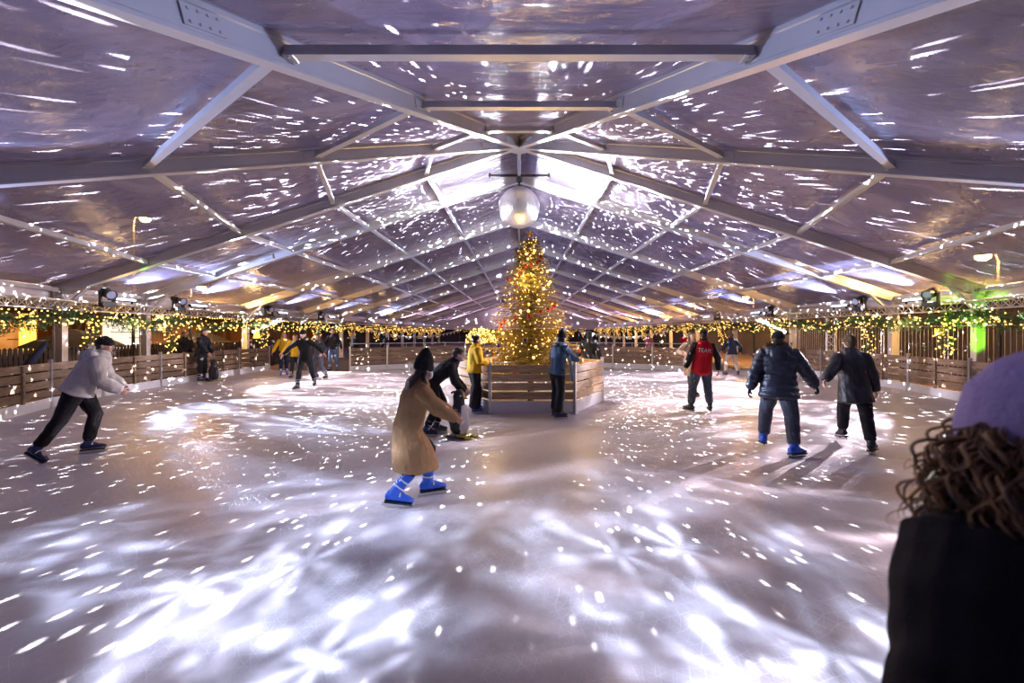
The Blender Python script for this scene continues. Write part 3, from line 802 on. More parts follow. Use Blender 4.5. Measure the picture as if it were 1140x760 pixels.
# standing man with the penguin by the stalls' barrier
p, a = G_(224, 425), 88
person('person all in black standing at the plank barrier, holding a penguin skating aid', p, a, 1.78, lean=8, hands={'L': (-.07,.42,.80), 'R': (.10,.42,.80)}, head=(0,15),
       top=dict(m=F_black, g=.035, hem=.16), legs=dict(m=F_black), boots=B_navy, hair=dict(m=hair_dark), vox=.010)
# yellow jacket behind the black skater, and a companion
p, a = G_(329, 421), 168
person('skater in a mustard jacket half hidden behind the one with spread arms', p, a, 1.55, lean=6, hands={'L': (-.33,.12,.85), 'R': (.42,.18,.95)}, head=(5,5), feet={'L': (-.12,-.10,0,-10,0), 'R': (.10,.12,0,8,0)},
       top=dict(m=F_yel, g=.03, hem=.10), legs=dict(m=F_black), boots=B_black, hair=dict(m=hair_brown, long=.3), vox=.010, eyes=True)
p, a = G_(316, 418), 150
person('skater with a mustard sleeve and bright blue skates, behind the mustard jacket', p, a, 1.62, hands={'R': (.40,.2,.92)}, top=dict(m=F_yel, g=.02), legs=dict(m=F_navy), boots=B_blue, hair=dict(m=hair_blond, long=.25), vox=.010, eyes=True)
# black skater arms out
p, a = G_(340, 433), 178
person('skater in a black suit gliding towards the camera with both arms spread', p, a, 1.76, lean=12, drop=.05, feet=feet_in(p, a, G_(351, 431), G_(331, 435), (-14,0,0), (12,0,0)),
       hands={'L': (-.72,.18,1.02), 'R': (.66,.14,.99)}, elbow={'L': (-.3,-.2,.6), 'R': (.3,-.2,.6)}, head=(4,8), top=dict(m=F_black, g=.022, hem=.10), legs=dict(m=F_black, g=.014), boots=B_black, hair=dict(m=hair_dark), hat=dict(kind='beanie', m=F_black), vox=.009, eyes=True)
p, a = G_(355, 421), 205
person('dark clad skater with one leg out, just behind the one with spread arms', p, a, 1.66, lean=10, side=-6, drop=.08, feet={'L': (-.36,-.02,0,-22,0), 'R': (.08,.03,0,6,0)}, hands={'L': (-.42,.2,.95), 'R': (.3,.25,.95)},
       top=dict(m=F_char, g=.025), legs=dict(m=F_slate), boots=B_black, hair=dict(m=hair_brown, long=.22), vox=.010, eyes=True)
p, a = G_(371.5, 413), 176
person('man in a black sweater and blue jeans standing at the open gate in the barrier', p, a, 1.80, hands={'L': (-.36,.06,.98), 'R': (.45,.12,1.05)}, feet={'L': (-.16,0,0,-14,0), 'R': (.15,.02,0,12,0)},
       top=dict(m=F_black, g=.02, hem=.06, name='sweater'), legs=dict(m=F_jean), boots=B_black, hair=dict(m=hair_dark), vox=.010, eyes=True)
p, a = A_(393, 370, 19.4), 170; p.z = 0
p.z = -.02
person('pale haired woman in a black jacket standing behind the barrier post at the gate', p, a, 1.70, hands={'L': (-.1,.3,1.02), 'R': (.12,.3,1.02)}, top=dict(m=F_black, g=.04, hem=.2), legs=dict(m=F_slate), boots=dict(m=boot_black, blade=False), hair=dict(m=hair_blond, long=.3), vox=.010, eyes=True,
       extra=lambda J: scarf_on(J, F_scarf, [[J['N'] + J['F']*.13, J['N'] + J['F']*.17 - J['D']*.15, J['N'] + J['F']*.17 - J['D']*.33]]))
# woman in the camel coat
p, a = G_(457, 560), 72
def coat_woman(J):
    mask_on(J, F_white)
person('woman in a long camel coat and tall black hat on bright blue skates', p, a, 1.44, lean=17, twist=-8, drop=.09, build=1.08, hip=(0,-.03), feet=feet_in(p, a, G_(476, 551), G_(436, 566), (-4,0,0), (6,12,.02)),
       hands={'L': (-.12,.44,.86), 'R': (.12,.47,.82)}, elbow={'L': (-.4,-1,-.6), 'R': (.4,-1,-.6)}, head=(-6,10), top=dict(m=F_camel, g=.045, hem=.52, flare=.05, fold=.02, ff=6, fs=.6, name='coat'), legs=dict(m=F_black, g=.006),
       boots=dict(m=boot_blue, scale=1.18), hat=dict(kind='beanie', m=F_black, tall=.11, sc=1.14), hair=dict(m=hair_dark, long=.62, w=.10), vox=.007, curl=.9, glove=None, eyes=True, extra=coat_woman)
# leaning on the penguin
p, a = G_(481, 484), 84
person('masked skater in a black jacket bending over to push a penguin skating aid', p, a, 1.62, lean=52, hip=(0,-.02), drop=.06, feet={'L': (-.10,.06,0,-6,0), 'R': (.10,-.08,0,6,0)}, hands={'L': (-.06,.55,.74), 'R': (.07,.53,.73)}, head=(0,22),
       top=dict(m=F_black, g=.032, hem=.12), legs=dict(m=F_black), boots=B_navy, hair=dict(m=hair_dark), vox=.008, curl=1.1, eyes=True, extra=lambda J: mask_on(J, F_white))
# yellow sweater at the island
p, a = G_(528, 459), 66
person('woman in a yellow sweater and wide black trousers at the tree island', p, a, 1.56, lean=4, hands={'L': (-.10,.34,1.07), 'R': (.20,.26,1.06)}, head=(4,6), feet={'L': (-.10,.05,0,-8,0), 'R': (.11,-.02,0,8,0)},
       top=dict(m=F_yel, g=.05, hem=.07, name='sweater', fold=.014, sleeve=.9), legs=dict(m=F_black, g=.03, flare=.055, len=.97), boots=B_blue, hair=dict(m=hair_dark, bun=True), vox=.008, eyes=True)
# blue sweater at the island
p, a = G_(620, 465), 58
def scarf_tail(J):
    N, F, R, D = J['N'], J['F'], J['R'], J['D']
    b = N + R*.12 + F*.06 - D*.04
    scarf_on(J, F_scarf, [[b, b + R*.05 + F*.05 - V(0,0,.2), b + R*.06 + F*.10 - V(0,0,.42), b + R*.06 + F*.12 - V(0,0,.62)]])
person('skater in a blue sweater with a long pale scarf at the tree island', p, a, 1.63, lean=10, hands={'L': (-.30,.34,1.10), 'R': (.02,.56,1.12)}, head=(8,6), feet={'L': (-.09,.02,0,-6,0), 'R': (.10,-.04,0,22,0)},
       top=dict(m=F_blue, g=.04, hem=.10, name='sweater', fold=.016), legs=dict(m=F_black, g=.024, flare=.02, len=.95), boots=B_navy, hat=dict(kind='beanie', m=F_navy, tall=.04, pom=F_navy), hair=dict(m=hair_dark, long=.2), vox=.008, extra=scarf_tail)
p = A_(656, 370, 12.5); p.z = 0; a = 4
person('skater in a dark jacket with the hood up, behind the tree island', p, a, 1.66, lean=4, hands={'L': (-.34,.05,.95), 'R': (.34,.05,.95)}, top=dict(m=F_black, g=.045, hem=.14), legs=dict(m=F_black), boots=B_black, hat=dict(kind='hood', m=F_black), vox=.009)
# red vest
p = G_(780, 460); a = 8
def vest(J):
    s = J['s']; P, D, R, F = J['P'], J['D'], J['R'], J['F']; m = MB(); g = .052
    m.loft([(P + D*(h*s), R, F, rx*s + g, ry*s + g) for h, rx, ry in ((-.10,.165,.122), (-.02,.158,.115), (.10,.146,.104), (.20,.146,.100), (.32,.165,.108), (.41,.158,.102), (.46,.135,.088), (.50,.095,.075))], 24)
    me = remesh(m, .009, 'red_vest', F_red, 3, (.008, 8, .8)); link(me, 'red_vest', J['root'])
    bv = BVHTree.FromPolygons([v.co for v in me.vertices], [tuple(q.vertices) for q in me.polygons])
    cu = bpy.data.curves.new('lettering', 'FONT'); cu.body = 'TEAM'; cu.size = .125; cu.align_x = 'CENTER'; cu.space_character = 1.02; cu.resolution_u = 3
    o = bpy.data.objects.new('lettering', cu); COL.objects.link(o)
    lm = bpy.data.meshes.new_from_object(o.evaluated_get(bpy.context.evaluated_depsgraph_get())); bpy.data.objects.remove(o)
    bm = bmesh.new(); bm.from_mesh(lm); bmesh.ops.subdivide_edges(bm, edges=[e for e in bm.edges if e.calc_length() > .03], cuts=2); bm.to_mesh(lm); bm.free()
    for v in lm.vertices:
        q = P + D*(.30*s + v.co.y*1.0) + R*(v.co.x*.82 - .01) - F*.6
        hit = bv.ray_cast(q, F)
        v.co = (hit[0] - F*.004) if hit[0] is not None else q + F*.4
    lm.materials.clear(); lm.materials.append(WHITE)
    link(lm, 'lettering', J['root'])['label'] = 'white capital letters across the back'
person('man in a red vest lettered across the back, black sleeves and cap, skating away', p, a, 1.69, lean=3, side=6, hands={'L': (-.33,-.02,.92), 'R': (.36,.02,.94)}, head=(0,4), hip=(.02,0), feet=feet_in(p, a, G_(769, 459), G_(790.5, 459), (-38,0,0), (6,0,0)),
       top=dict(m=F_black, g=.03, hem=.10), legs=dict(m=F_slate, g=.026), boots=B_black, hat=dict(kind='cap', m=F_black), hair=dict(m=hair_dark), vox=.008, extra=vest)
p = G_(769, 441); a = 175
person('person in a long beige coat facing the camera behind the man in the red vest', p, a, 1.62, hands={'R': (.34,.28,1.18), 'L': (-.2,.3,1.0)}, feet={'L': (-.1,0,0,-8,0), 'R': (.02,.06,0,8,0)}, top=dict(m=F_beige, g=.035, hem=.42, name='coat'), legs=dict(m=F_slate), boots=B_black, hair=dict(m=hair_brown, long=.25), vox=.009, eyes=True)
p = G_(815, 418); a = 5
person('skater in a dark jacket and beige trousers standing with feet apart', p, a, 1.66, lean=10, drop=.05, hands={'L': (-.30,.25,1.0), 'R': (.36,.1,.95)}, feet={'L': (-.24,0,0,-16,0), 'R': (.24,0,0,14,0)}, top=dict(m=F_navy, g=.035, hem=.10), legs=dict(m=F_beige, g=.02), boots=B_black, hat=dict(kind='beanie', m=F_char), hair=dict(m=hair_dark), vox=.010)
# the couple holding hands
p = G_(867, 504); a = 26
person('man in a glossy navy puffer jacket and bright blue skates, holding hands', p, a, 1.67, lean=8, drop=.03, build=1.14, feet=feet_in(p, a, G_(850, 499), G_(884, 509), (-4,8,.04), (46,0,0)),
       hands={'L': (-.36,-.02,.90), 'R': loc_in(p, a, A_(913, 437, p.y - .04))}, elbow={'R': (.3,-1,-.2), 'L': (-.6,-1,0)}, head=(4,6), top=dict(m=F_puff, g=.05, hem=.17, puff=.018, fold=.012, hood=True, trim=F_fur), legs=dict(m=F_slate, g=.034), boots=dict(m=boot_blue, scale=1.1), hat=dict(kind='beanie', m=F_black), hair=dict(m=hair_dark), glove=F_black, vox=.008, curl=.9)
pc = p
p = G_(951, 500); a = 22
person('companion in a black leather jacket and olive cap, hand in hand with the puffer jacket', p, a, 1.62, lean=5, side=-4, drop=.04, feet=feet_in(p, a, G_(939, 493), G_(970, 505), (-10,12,.03), (34,0,0)),
       hands={'L': loc_in(p, a, A_(914, 432, pc.y - .02)), 'R': (.29,.10,.84)}, elbow={'L': (-.3,-1,-.3), 'R': (.4,-1,0)}, head=(-4,2), top=dict(m=F_leather, g=.045, hem=.24, fold=.014), legs=dict(m=F_black, g=.024), boots=B_black, hat=dict(kind='beanie', m=F_olive), hair=dict(m=hair_brown), vox=.008, curl=.8)

# ---- the onlooker close to the camera
def curls(J):
    s = J['s']; HC, hf, hr, hu, N, R, F, D = (J[k] for k in ('HC','hf','hr','hu','N','R','F','D'))
    g = random.Random(3); m = MB()
    for i in range(1500):
        th = g.uniform(rad(35), rad(325))           # round the head, leaving the face free
        dr = hf*math.cos(th) + hr*math.sin(th)
        st = HC + dr*(g.uniform(.05, .095)) + hu*g.uniform(-.06, .01)
        L = g.uniform(.08, .27)
        out = dr*g.uniform(.02, .12) + V(g.gauss(0,.022), g.gauss(0,.022), 0)
        ph, fr, am = g.uniform(0, 6.28), g.uniform(34, 62), g.uniform(.008, .018)
        pts, rs = [], []; n = 24
        for k in range(n+1):
            t = k/n
            c = st + out*(1 - (1-t)**2) + V(0,0,-1)*(L*t**1.25)
            q = L*t*fr*2
            c += (dr.cross(V(0,0,1))*math.cos(q + ph) + dr*math.sin(q + ph)) * (am*min(1, t*3))
            pts.append(c); rs.append(max(.0006, 0.0036*math.sin(PI*min(1, .15 + t*.85))))
        m.tube(pts, rs, 4)
    o = m.build('curl', curl_hair, J['root'], smooth=True)
curl_hair, nt, b_ = nodes_of('curly_brown_hair'); N_, L_ = nt.nodes, nt.links
ge = N_.new('ShaderNodeNewGeometry'); cr = N_.new('ShaderNodeValToRGB'); cr.color_ramp.elements[0].color = (.035,.018,.008,1); cr.color_ramp.elements[1].color = (.34,.19,.075,1); cr.color_ramp.elements[1].position = .95
L_.new(ge.outputs['Random Per Island'], cr.inputs[0]); L_.new(cr.outputs[0], b_.inputs['Base Color']); b_.inputs['Roughness'].default_value = .42
p = V(.97, .74, 0); a = -14
person('woman in a lilac knit hat with brown curls, close to the camera', p, a, 1.60, lean=3, hands={'L': (-.21,.07,.92), 'R': (.21,.07,.92)}, elbow={'L': (-1.1,-.7,-.3), 'R': (1.1,-.7,-.3)}, head=(-22,-13), build=1.17,
       top=dict(m=F_coatdark, g=.055, hem=.5, flare=.03, fold=.016, name='coat'), legs=dict(m=F_black), boots=dict(m=boot_black, blade=False), hat=dict(kind='beanie', m=F_lilac, tall=.02, cuff_h=2.0, sc=1.17), hair=dict(m=hair_brown, long=.36, w=.12), vox=.006, eyes=True, extra=curls)

# ---- onlookers behind the barriers
for px, py_y, a, lab, tm, hm, hh in [
    (205, 16.5, 120, 'onlooker in black standing by the stalls, close behind the barrier', F_black, hair_dark, 1.76),
    (428, 26.0, 180, 'onlooker in charcoal between the garlands beyond the back barrier', F_char, hair_brown, 1.72),
    (722, 25.5, 170, 'onlooker in a pink top beyond the curved back barrier', F_pink, hair_blond, 1.66),
    (736, 27.0, 200, 'onlooker in brown beside the one in pink beyond the back barrier', F_olive, hair_brown, 1.74),
    (762, 26.0, 180, 'onlooker in a dark red top near the barrier gap', F_red, hair_dark, 1.64),
    (299, 24.0, 160, 'onlooker in navy beyond the corner where the plank barrier opens', F_navy, hair_dark, 1.74)]:
    p = A_(px, 370, py_y*K); p.z = -.02
    person(lab, p, a, hh, hands={'L': (-.15,.28,1.0), 'R': (.15,.28,1.0)}, top=dict(m=tm, g=.035, hem=.12), legs=dict(m=F_black), boots=dict(m=boot_black, blade=False), hair=dict(m=hm), vox=.013, eyes=True)

# ---- penguin skating aids
def penguin(loc, a, label):
    r = thing('penguin_skating_aid', label, 'skating aid', loc, -rad(a), 'penguin skating aids')
    m = MB(); H = .93
    m.lathe([(.02,.06),(.12,.07),(.155,.14),(.165,.26),(.15,.40),(.115,.50),(.10,.545),(.098,.60),(.105,.66),(.09,.73),(.05,.775),(.01,.785)], n=28)
    me = link(m.mesh('body', pen_black, True), 'body', r); me.scale = (1, .92, 1)
    m = MB()
    m.loft([(V(0,.028,.075), V(1,0,0), V(0,1,0), .10, .105), (V(0,.034,.16), V(1,0,0), V(0,1,0), .135, .132), (V(0,.034,.28), V(1,0,0), V(0,1,0), .14, .136), (V(0,.032,.40), V(1,0,0), V(0,1,0), .12, .122), (V(0,.028,.50), V(1,0,0), V(0,1,0), .085, .09)], 20)
    m.build('white_belly', white_plastic, r, smooth=True)['label'] = 'white belly'
    for sg in (-1, 1):
        m = MB(); m.loft([(V(sg*.135,.0,.50), V(0,1,0), V(1,0,0), .04, .018), (V(sg*.18,-.01,.40), V(0,1,0), V(1,0,0), .055, .02), (V(sg*.195,-.02,.28), V(0,1,0), V(1,0,0), .045, .016), (V(sg*.185,-.02,.20), V(0,1,0), V(1,0,0), .02, .01)], 12)
        m.build('flipper', pen_black, r, smooth=True)
        m = MB(); m.loft([(V(sg*.075,.04,.045), V(1,0,0), V(0,0,1), .045, .028), (V(sg*.085,.15,.04), V(1,0,0), V(0,0,1), .06, .022), (V(sg*.09,.215,.035), V(1,0,0), V(0,0,1), .055, .014)], 12)
        m.build('foot', pen_yellow, r, smooth=True)['label'] = 'yellow foot'
        m = MB().ball((sg*.058,.068,.685), .016, 10, 8); m.build('eye', white_plastic, r, smooth=True)
        m = MB().tube([(sg*.03,-.02,.74), (sg*.10,-.03,.755), (sg*.16,-.03,.745)], .016, 10); m.build('handle', pen_black, r, smooth=True)
        m = MB().box((sg*.09, .03, .011), (.035, .50, .022)); m.tube([(sg*.09,.28,.011), (sg*.09,.32,.04)], .014, 8); m.build('runner', pen_yellow, r)
    m = MB(); m.limb([V(0,.08,.66), V(0,.13,.652), V(0,.175,.64)], [.028,.02,.006]); m.build('beak', pen_yellow, r, smooth=True)['label'] = 'yellow beak'
    m = MB().box((0,.02,.03), (.30,.36,.018)); m.build('base_plate', black_plastic, r)
    return r
pen_black = mat('penguin_black', (.012,.012,.015), .35, 0, .1, 10); pen_yellow = mat('penguin_yellow', (.62,.48,.03), .4, 0, .1, 10)
p = G_(511, 486); penguin(p, 118, 'penguin skating aid with white belly and yellow feet, pushed by the bending skater')
p = G_(238, 424.5); penguin(p, 20, 'small dark penguin skating aid beside the person in black at the barrier')
# ------------------------------------------------------------------ mirror ball
BALL = V(0, 11.8, 5.29); BR = .58
mirror = mat('mirror_tile', (.95,.95,.97), .38, 1, .03, 3)
mbz = thing('mirror_ball', 'large silver mirror ball hanging from the ridge above the tree', 'mirror ball', BALL)
MB().ball((0,0,0), BR - .012, 32, 24).build('core', black_plastic, mbz, smooth=True)
m = MB(); NL = 34
for i in range(NL):
    t0, t1 = PI*i/NL, PI*(i+1)/NL; tm = (t0+t1)/2; n = max(5, int(2*PI*math.sin(tm)*NL/PI))
    for j in range(n):
        a0, a1 = 2*PI*j/n, 2*PI*(j+1)/n; c = V(math.sin(tm)*math.cos((a0+a1)/2), math.sin(tm)*math.sin((a0+a1)/2), math.cos(tm))
        x = V(0,0,1).cross(c).normalized(); y = c.cross(x)
        w_, h_ = BR*math.sin(tm)*(a1-a0)*.47, BR*(t1-t0)*.47
        tilt = (x*rnd.gauss(0,.012) + y*rnd.gauss(0,.012)); nn = (c + tilt).normalized(); x = V(0,0,1).cross(nn).normalized(); y = nn.cross(x)
        p = c*BR
        q = [p - x*w_ - y*h_, p + x*w_ - y*h_, p + x*w_ + y*h_, p - x*w_ + y*h_]
        m.add(q + [v - nn*.008 for v in q], [(0,1,2,3), (0,4,5,1), (1,5,6,2), (2,6,7,3), (3,7,4,0)])
m.build('mirror_tile', mirror, mbz, fix=False)
m = MB().lathe([(.02,BR-.02),(.07,BR-.01),(.07,BR+.06),(.03,BR+.07),(.03,BR+.16),(.09,BR+.16),(.09,BR+.30),(.02,BR+.31)], n=16); m.build('motor', black_plastic, mbz)
m = MB().box((0,0,BR+.34), (1.75,.06,.05))
for x in (-.84, .84): m.box((x,0,BR+.34), (.05,.09,.12))
m.build('crossbar', black_metal, mbz)
m = MB().tube([(0,0,BR+.3), (0,0,BR+.80)], .05, 12); m.bar((0,0,BR+.78), (0,-.68,BR+.86), .07, .07); m.build('pole', alu, mbz)

# ------------------------------------------------------------------ fir foliage helpers
def spray(mb, p, d, L, g, nn=16, nl=.055, w_=.006, droop=.3):
    """one twig with needles on both sides: thin tapering blades"""
    d = d.normalized(); s_ = d.cross(V(0,0,1)); s_ = s_.normalized() if s_.length > .05 else V(1,0,0); u = s_.cross(d)
    vs, fs = mb.v, mb.f
    tw = []
    for i in range(4):
        t = i/3; tw.append(p + d*(L*t) - V(0,0,droop*L*t*t))
    mb.tube(tw, [.006,.005,.004,.002], 4)
    for i in range(nn):
        t = (i + g.random())/nn; q = p + d*(L*t) - V(0,0,droop*L*t*t)
        for sg in (-1, 1):
            nd_ = (d*g.uniform(.35,.8) + s_*sg*g.uniform(.6,1) + u*g.uniform(-.7,.9)).normalized(); l = nl*g.uniform(.7,1.25)*(1 - .45*t)
            sd = nd_.cross(u); sd = sd.normalized()*w_ if sd.length > .1 else s_*w_
            o = len(vs); vs.extend([q - sd, q + sd, q + nd_*l]); fs.append((o, o+1, o+2)); mb.m.append(0)
def bulbs(pts, r, name, m_, parent):
    mb = MB()
    for p in pts: mb.ball(p, r if not callable(r) else r(), 6, 4)
    o = mb.build(name, m_, parent, fix=False); o['kind'] = 'stuff'; return o
# ------------------------------------------------------------------ the tree
g = random.Random(11); TH = 4.15
tree = thing('christmas_tree', 'tall golden lit fir tree with baubles standing inside the plank island', 'christmas tree', (IC[0], IC[1], -.02))
MB().tube([(0,0,0), (0,0,2), (0,0,TH-.15)], [.075,.05,.012], 10).build('trunk', bark, tree)
fo = MB(); lp = []; bp_ = []
def cone_r(h): return 1.22*max(0, (TH - h)/(TH - .7))**.8 if h > .7 else 1.22
for i in range(420):
    h = .45 + (TH - .6)*(i/420)**1.0; a = i*2.39996 + g.uniform(-.2,.2); R = cone_r(h)*g.uniform(.78,1.12) + .04
    d = V(math.cos(a), math.sin(a), 0)
    base = V(0,0,h + .12*R); up = .22 - .35*(1 - h/TH)
    n = max(2, int(R/.12))
    fo.tube([base, base + d*R*.5 + V(0,0,up*R*.4), base + d*R + V(0,0,up*R*.6)], [.014,.009,.003], 5)
    for k in range(n):
        t = (k + .6)/n; q = base + d*(R*t) + V(0,0,up*R*(.8*t - .2*t*t))
        L = .13 + .16*(1 - t)*R
        for sg in (-1, 1):
            spray(fo, q, d*.7 + V(-d.y, d.x, 0)*sg*.75 + V(0,0,g.uniform(-.1,.3)), L*g.uniform(.8,1.2), g, 9, .05, .006)
    spray(fo, base + d*R*.92 + V(0,0,up*R*.6), d + V(0,0,.15), .16, g, 12, .05, .006)
    for k in range(2 if i % 3 == 0 else 1):
        t = g.uniform(.45,1.05); lp.append(base + d*(R*t) + V(g.gauss(0,.05), g.gauss(0,.05), up*R*.55*t + g.gauss(0,.06)))
    if i % 4 == 1 and h < 3.8: bp_.append(base + d*(R*g.uniform(.8,1.02)) + V(0,0,up*R*.5 - .07))
for k in range(6): spray(fo, V(0,0,TH-.3), V(math.cos(k), math.sin(k), 2.2), .32, g, 16, .05, .006, 0)
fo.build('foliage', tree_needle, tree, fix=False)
bulbs(lp, .012, 'fairy_lights', bulb_tree, tree)
bulbs([p*1.0 + V(0,0,.02) for p in lp[::11]], .034, 'glare_bulbs', bulb_tree, tree)  # oversized bulbs added to stand in for glare around the lights
b_red = mat('red_bauble', (.45,.02,.02), .15, .3, coat=.5); b_gold = mat('gold_bauble', (.7,.42,.08), .2, .9); b_blue = mat('blue_bauble', (.05,.06,.3), .15, .4)
bm_ = {}
for k, mm in enumerate((b_red, b_gold, b_blue)):
    m = MB().ball((0,0,0), .046, 14, 10); m.tube([(0,0,.044), (0,0,.06)], .011, 8); bm_[k] = m.mesh('bauble', mm, True)
for i, p in enumerate(bp_):
    o = bpy.data.objects.new('bauble', bm_[(0,1,0,2)[i % 4]]); COL.objects.link(o); o.parent = tree; o.location = p
m = MB()
for k in range(5):
    a = PI/2 + k*2*PI/5
    m.add([V(math.cos(a)*.12, 0, math.sin(a)*.12), V(math.cos(a+.63)*.05, 0, math.sin(a+.63)*.05), V(0,-.03,0), V(math.cos(a-.63)*.05, 0, math.sin(a-.63)*.05), V(0,.03,0)], [(0,1,2),(0,2,3),(0,4,1),(0,3,4)])
o = m.build('star', b_gold, tree); o.location = (0,0,TH+.05)
# small lit bush inside the island
bush = thing('lit_bush', 'low round bush full of warm fairy lights, inside the island beside the tall tree', 'bush', (-.98, 10.5, -.02))
fo = MB(); lp = []
for i in range(230):
    d = V(g.gauss(0,1), g.gauss(0,1), abs(g.gauss(0,1))+.1).normalized(); c = V(0,0,1.45) + d*(.31*g.uniform(.5,1)); spray(fo, c, d, .15, g, 9, .045, .006)
    lp.append(c + d*.12)
for i in range(70):
    c = V(g.gauss(0,.1), g.gauss(0,.1), g.uniform(.2,1.3)); spray(fo, c, V(g.gauss(0,1), g.gauss(0,1), .3), .2, g, 9, .045, .006)
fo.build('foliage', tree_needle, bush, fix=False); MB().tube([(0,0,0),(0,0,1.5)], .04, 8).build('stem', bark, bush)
bulbs(lp, .013, 'fairy_lights', bulb_tree, bush)

# ------------------------------------------------------------------ garlands along the eaves
def garland_proto(L, label, sag=.10, tail=True):
    r = thing('fir_garland', label, 'garland', (0,0,0))
    fo = MB(); lp = []; cr_ = []
    n = int(L*66)
    for i in range(n):
        t = (i + g.random())/n; y = t*L; c = V(g.gauss(0,.05), y, -sag*math.sin(PI*t)*1.6 + .05*math.sin(y*2.1))
        d = V(g.gauss(0,1), g.gauss(0,.7), g.gauss(-.15,1)).normalized()
        spray(fo, c, d, g.uniform(.18,.34), g, 11, .08, .011)
        if i % 3 == 0: lp.append(c + d*g.uniform(.12,.26))
    fo.tube([(0, L*i/16, -sag*math.sin(PI*i/16)*1.6 + .05*math.sin(L*i/16*2.1)) for i in range(17)], .02, 6)
    fo.build('foliage', needle, r, fix=False)
    bulbs(lp, .019, 'fairy_lights', bulb_warm, r)
    bulbs([p + V(.05,0,-.02) for p in lp[::9]], .034, 'glare_bulbs', bulb_warm, r)  # larger bulbs put in for glare, as on the tree
    if tail:
        fo = MB(); lp = []
        for i in range(95):
            t = i/95; c = V(.02 + g.gauss(0,.06), .25 + g.gauss(0,.07), -t*1.0)
            d = V(g.gauss(0,1), g.gauss(0,1), g.gauss(-.4,.7)).normalized()
            spray(fo, c, d, g.uniform(.12,.22), g, 8, .06, .008)
            if i % 2 == 0: lp.append(c + d*.17)
        f = fo.build('hanging_tail', needle, r, fix=False)
        bulbs(lp, .020, 'fairy_lights', bulb_warm, f)
    return r
XG, ZG = 11.72, 2.16
P5 = garland_proto(5.0, 'x'); P25 = garland_proto(2.5, 'x'); P77 = garland_proto(7.4, 'x', .06)
# ------------------------------------------------------------------ lattice truss along the eaves
def truss_proto(L, label):
    r = thing('lattice_truss', label, 'truss', (0,0,0))
    ch = [(-.13, .12), (.13, .12), (0, -.12)]
    for x, z in ch: MB().tube([(x,.02,z), (x,L-.02,z)], .022, 8).build('chord', alu, r)
    m = MB(); n = int(L/.3)
    for i in range(n):
        a, b_, c = L*i/n + .03, L*(i+.5)/n, L*(i+1)/n - .03
        for x in (-.13, .13):
            m.tube([(x,a,.12), (0,b_,-.12)], .010, 5); m.tube([(0,b_,-.12), (x,c,.12)], .010, 5)
        m.tube([(-.13,a,.12), (.13,b_,.12)], .010, 5); m.tube([(.13,b_,.12), (-.13,c,.12)], .010, 5)
    m.build('lattice', alu, r)
    return r
T5 = truss_proto(5.0, 'x'); T25 = truss_proto(2.5, 'x'); T77 = truss_proto(7.4, 'x')
XT, ZT = 11.95, 2.44
sides = {-1: 'on the stall side', 1: 'on the wire fence side'}
used = set()
def place(proto, loc, rz, label, group):
    if proto.name in used: o = dup(proto, loc, rz, label, group)
    else:
        used.add(proto.name); o = proto; o.location = loc; o.rotation_euler = (0,0,rz); o['label'] = label; o['group'] = group
    return o
bays = list(zip(frames_y, frames_y[1:]))
for sg in (-1, 1):
    for i, (ya, yb) in enumerate(bays):
        place(P25 if i == 0 else P5, (sg*XG, ya, ZG), 0, 'lit fir garland in bay %s past the mirror ball %s' % (nth(i), sides[sg]), 'eave garlands')
        place(T25 if i == 0 else T5, (sg*XT, ya, ZT), 0, 'silver lattice truss in bay %s past the mirror ball %s' % (nth(i), sides[sg]), 'eave trusses')
    a = apse_dir(apse[5 if sg > 0 else 0]); b_ = apse_dir(apse[4 if sg > 0 else 1])
    p = V(b_[0]*11.85, Y0 + b_[1]*11.85, ZG); q = V(a[0]*11.85, Y0 + a[1]*11.85, ZG); d = (q - p).normalized(); rz = math.atan2(-d.x, d.y)
    place(P77, p - V(0,0,.02), rz, 'lit fir garland on the angled near wall %s' % sides[sg], 'eave garlands')
    p = V(b_[0]*12.05, Y0 + b_[1]*12.05, ZT); place(T77, p, rz, 'silver lattice truss under the angled near eave %s' % sides[sg], 'eave trusses')
for k in range(4):
    place(P5, (-10 + 5*k + 5, YF - .6, ZG), PI/2, 'green fir garland with warm lights across the far gable, %s of four' % nth(k), 'gable garlands')
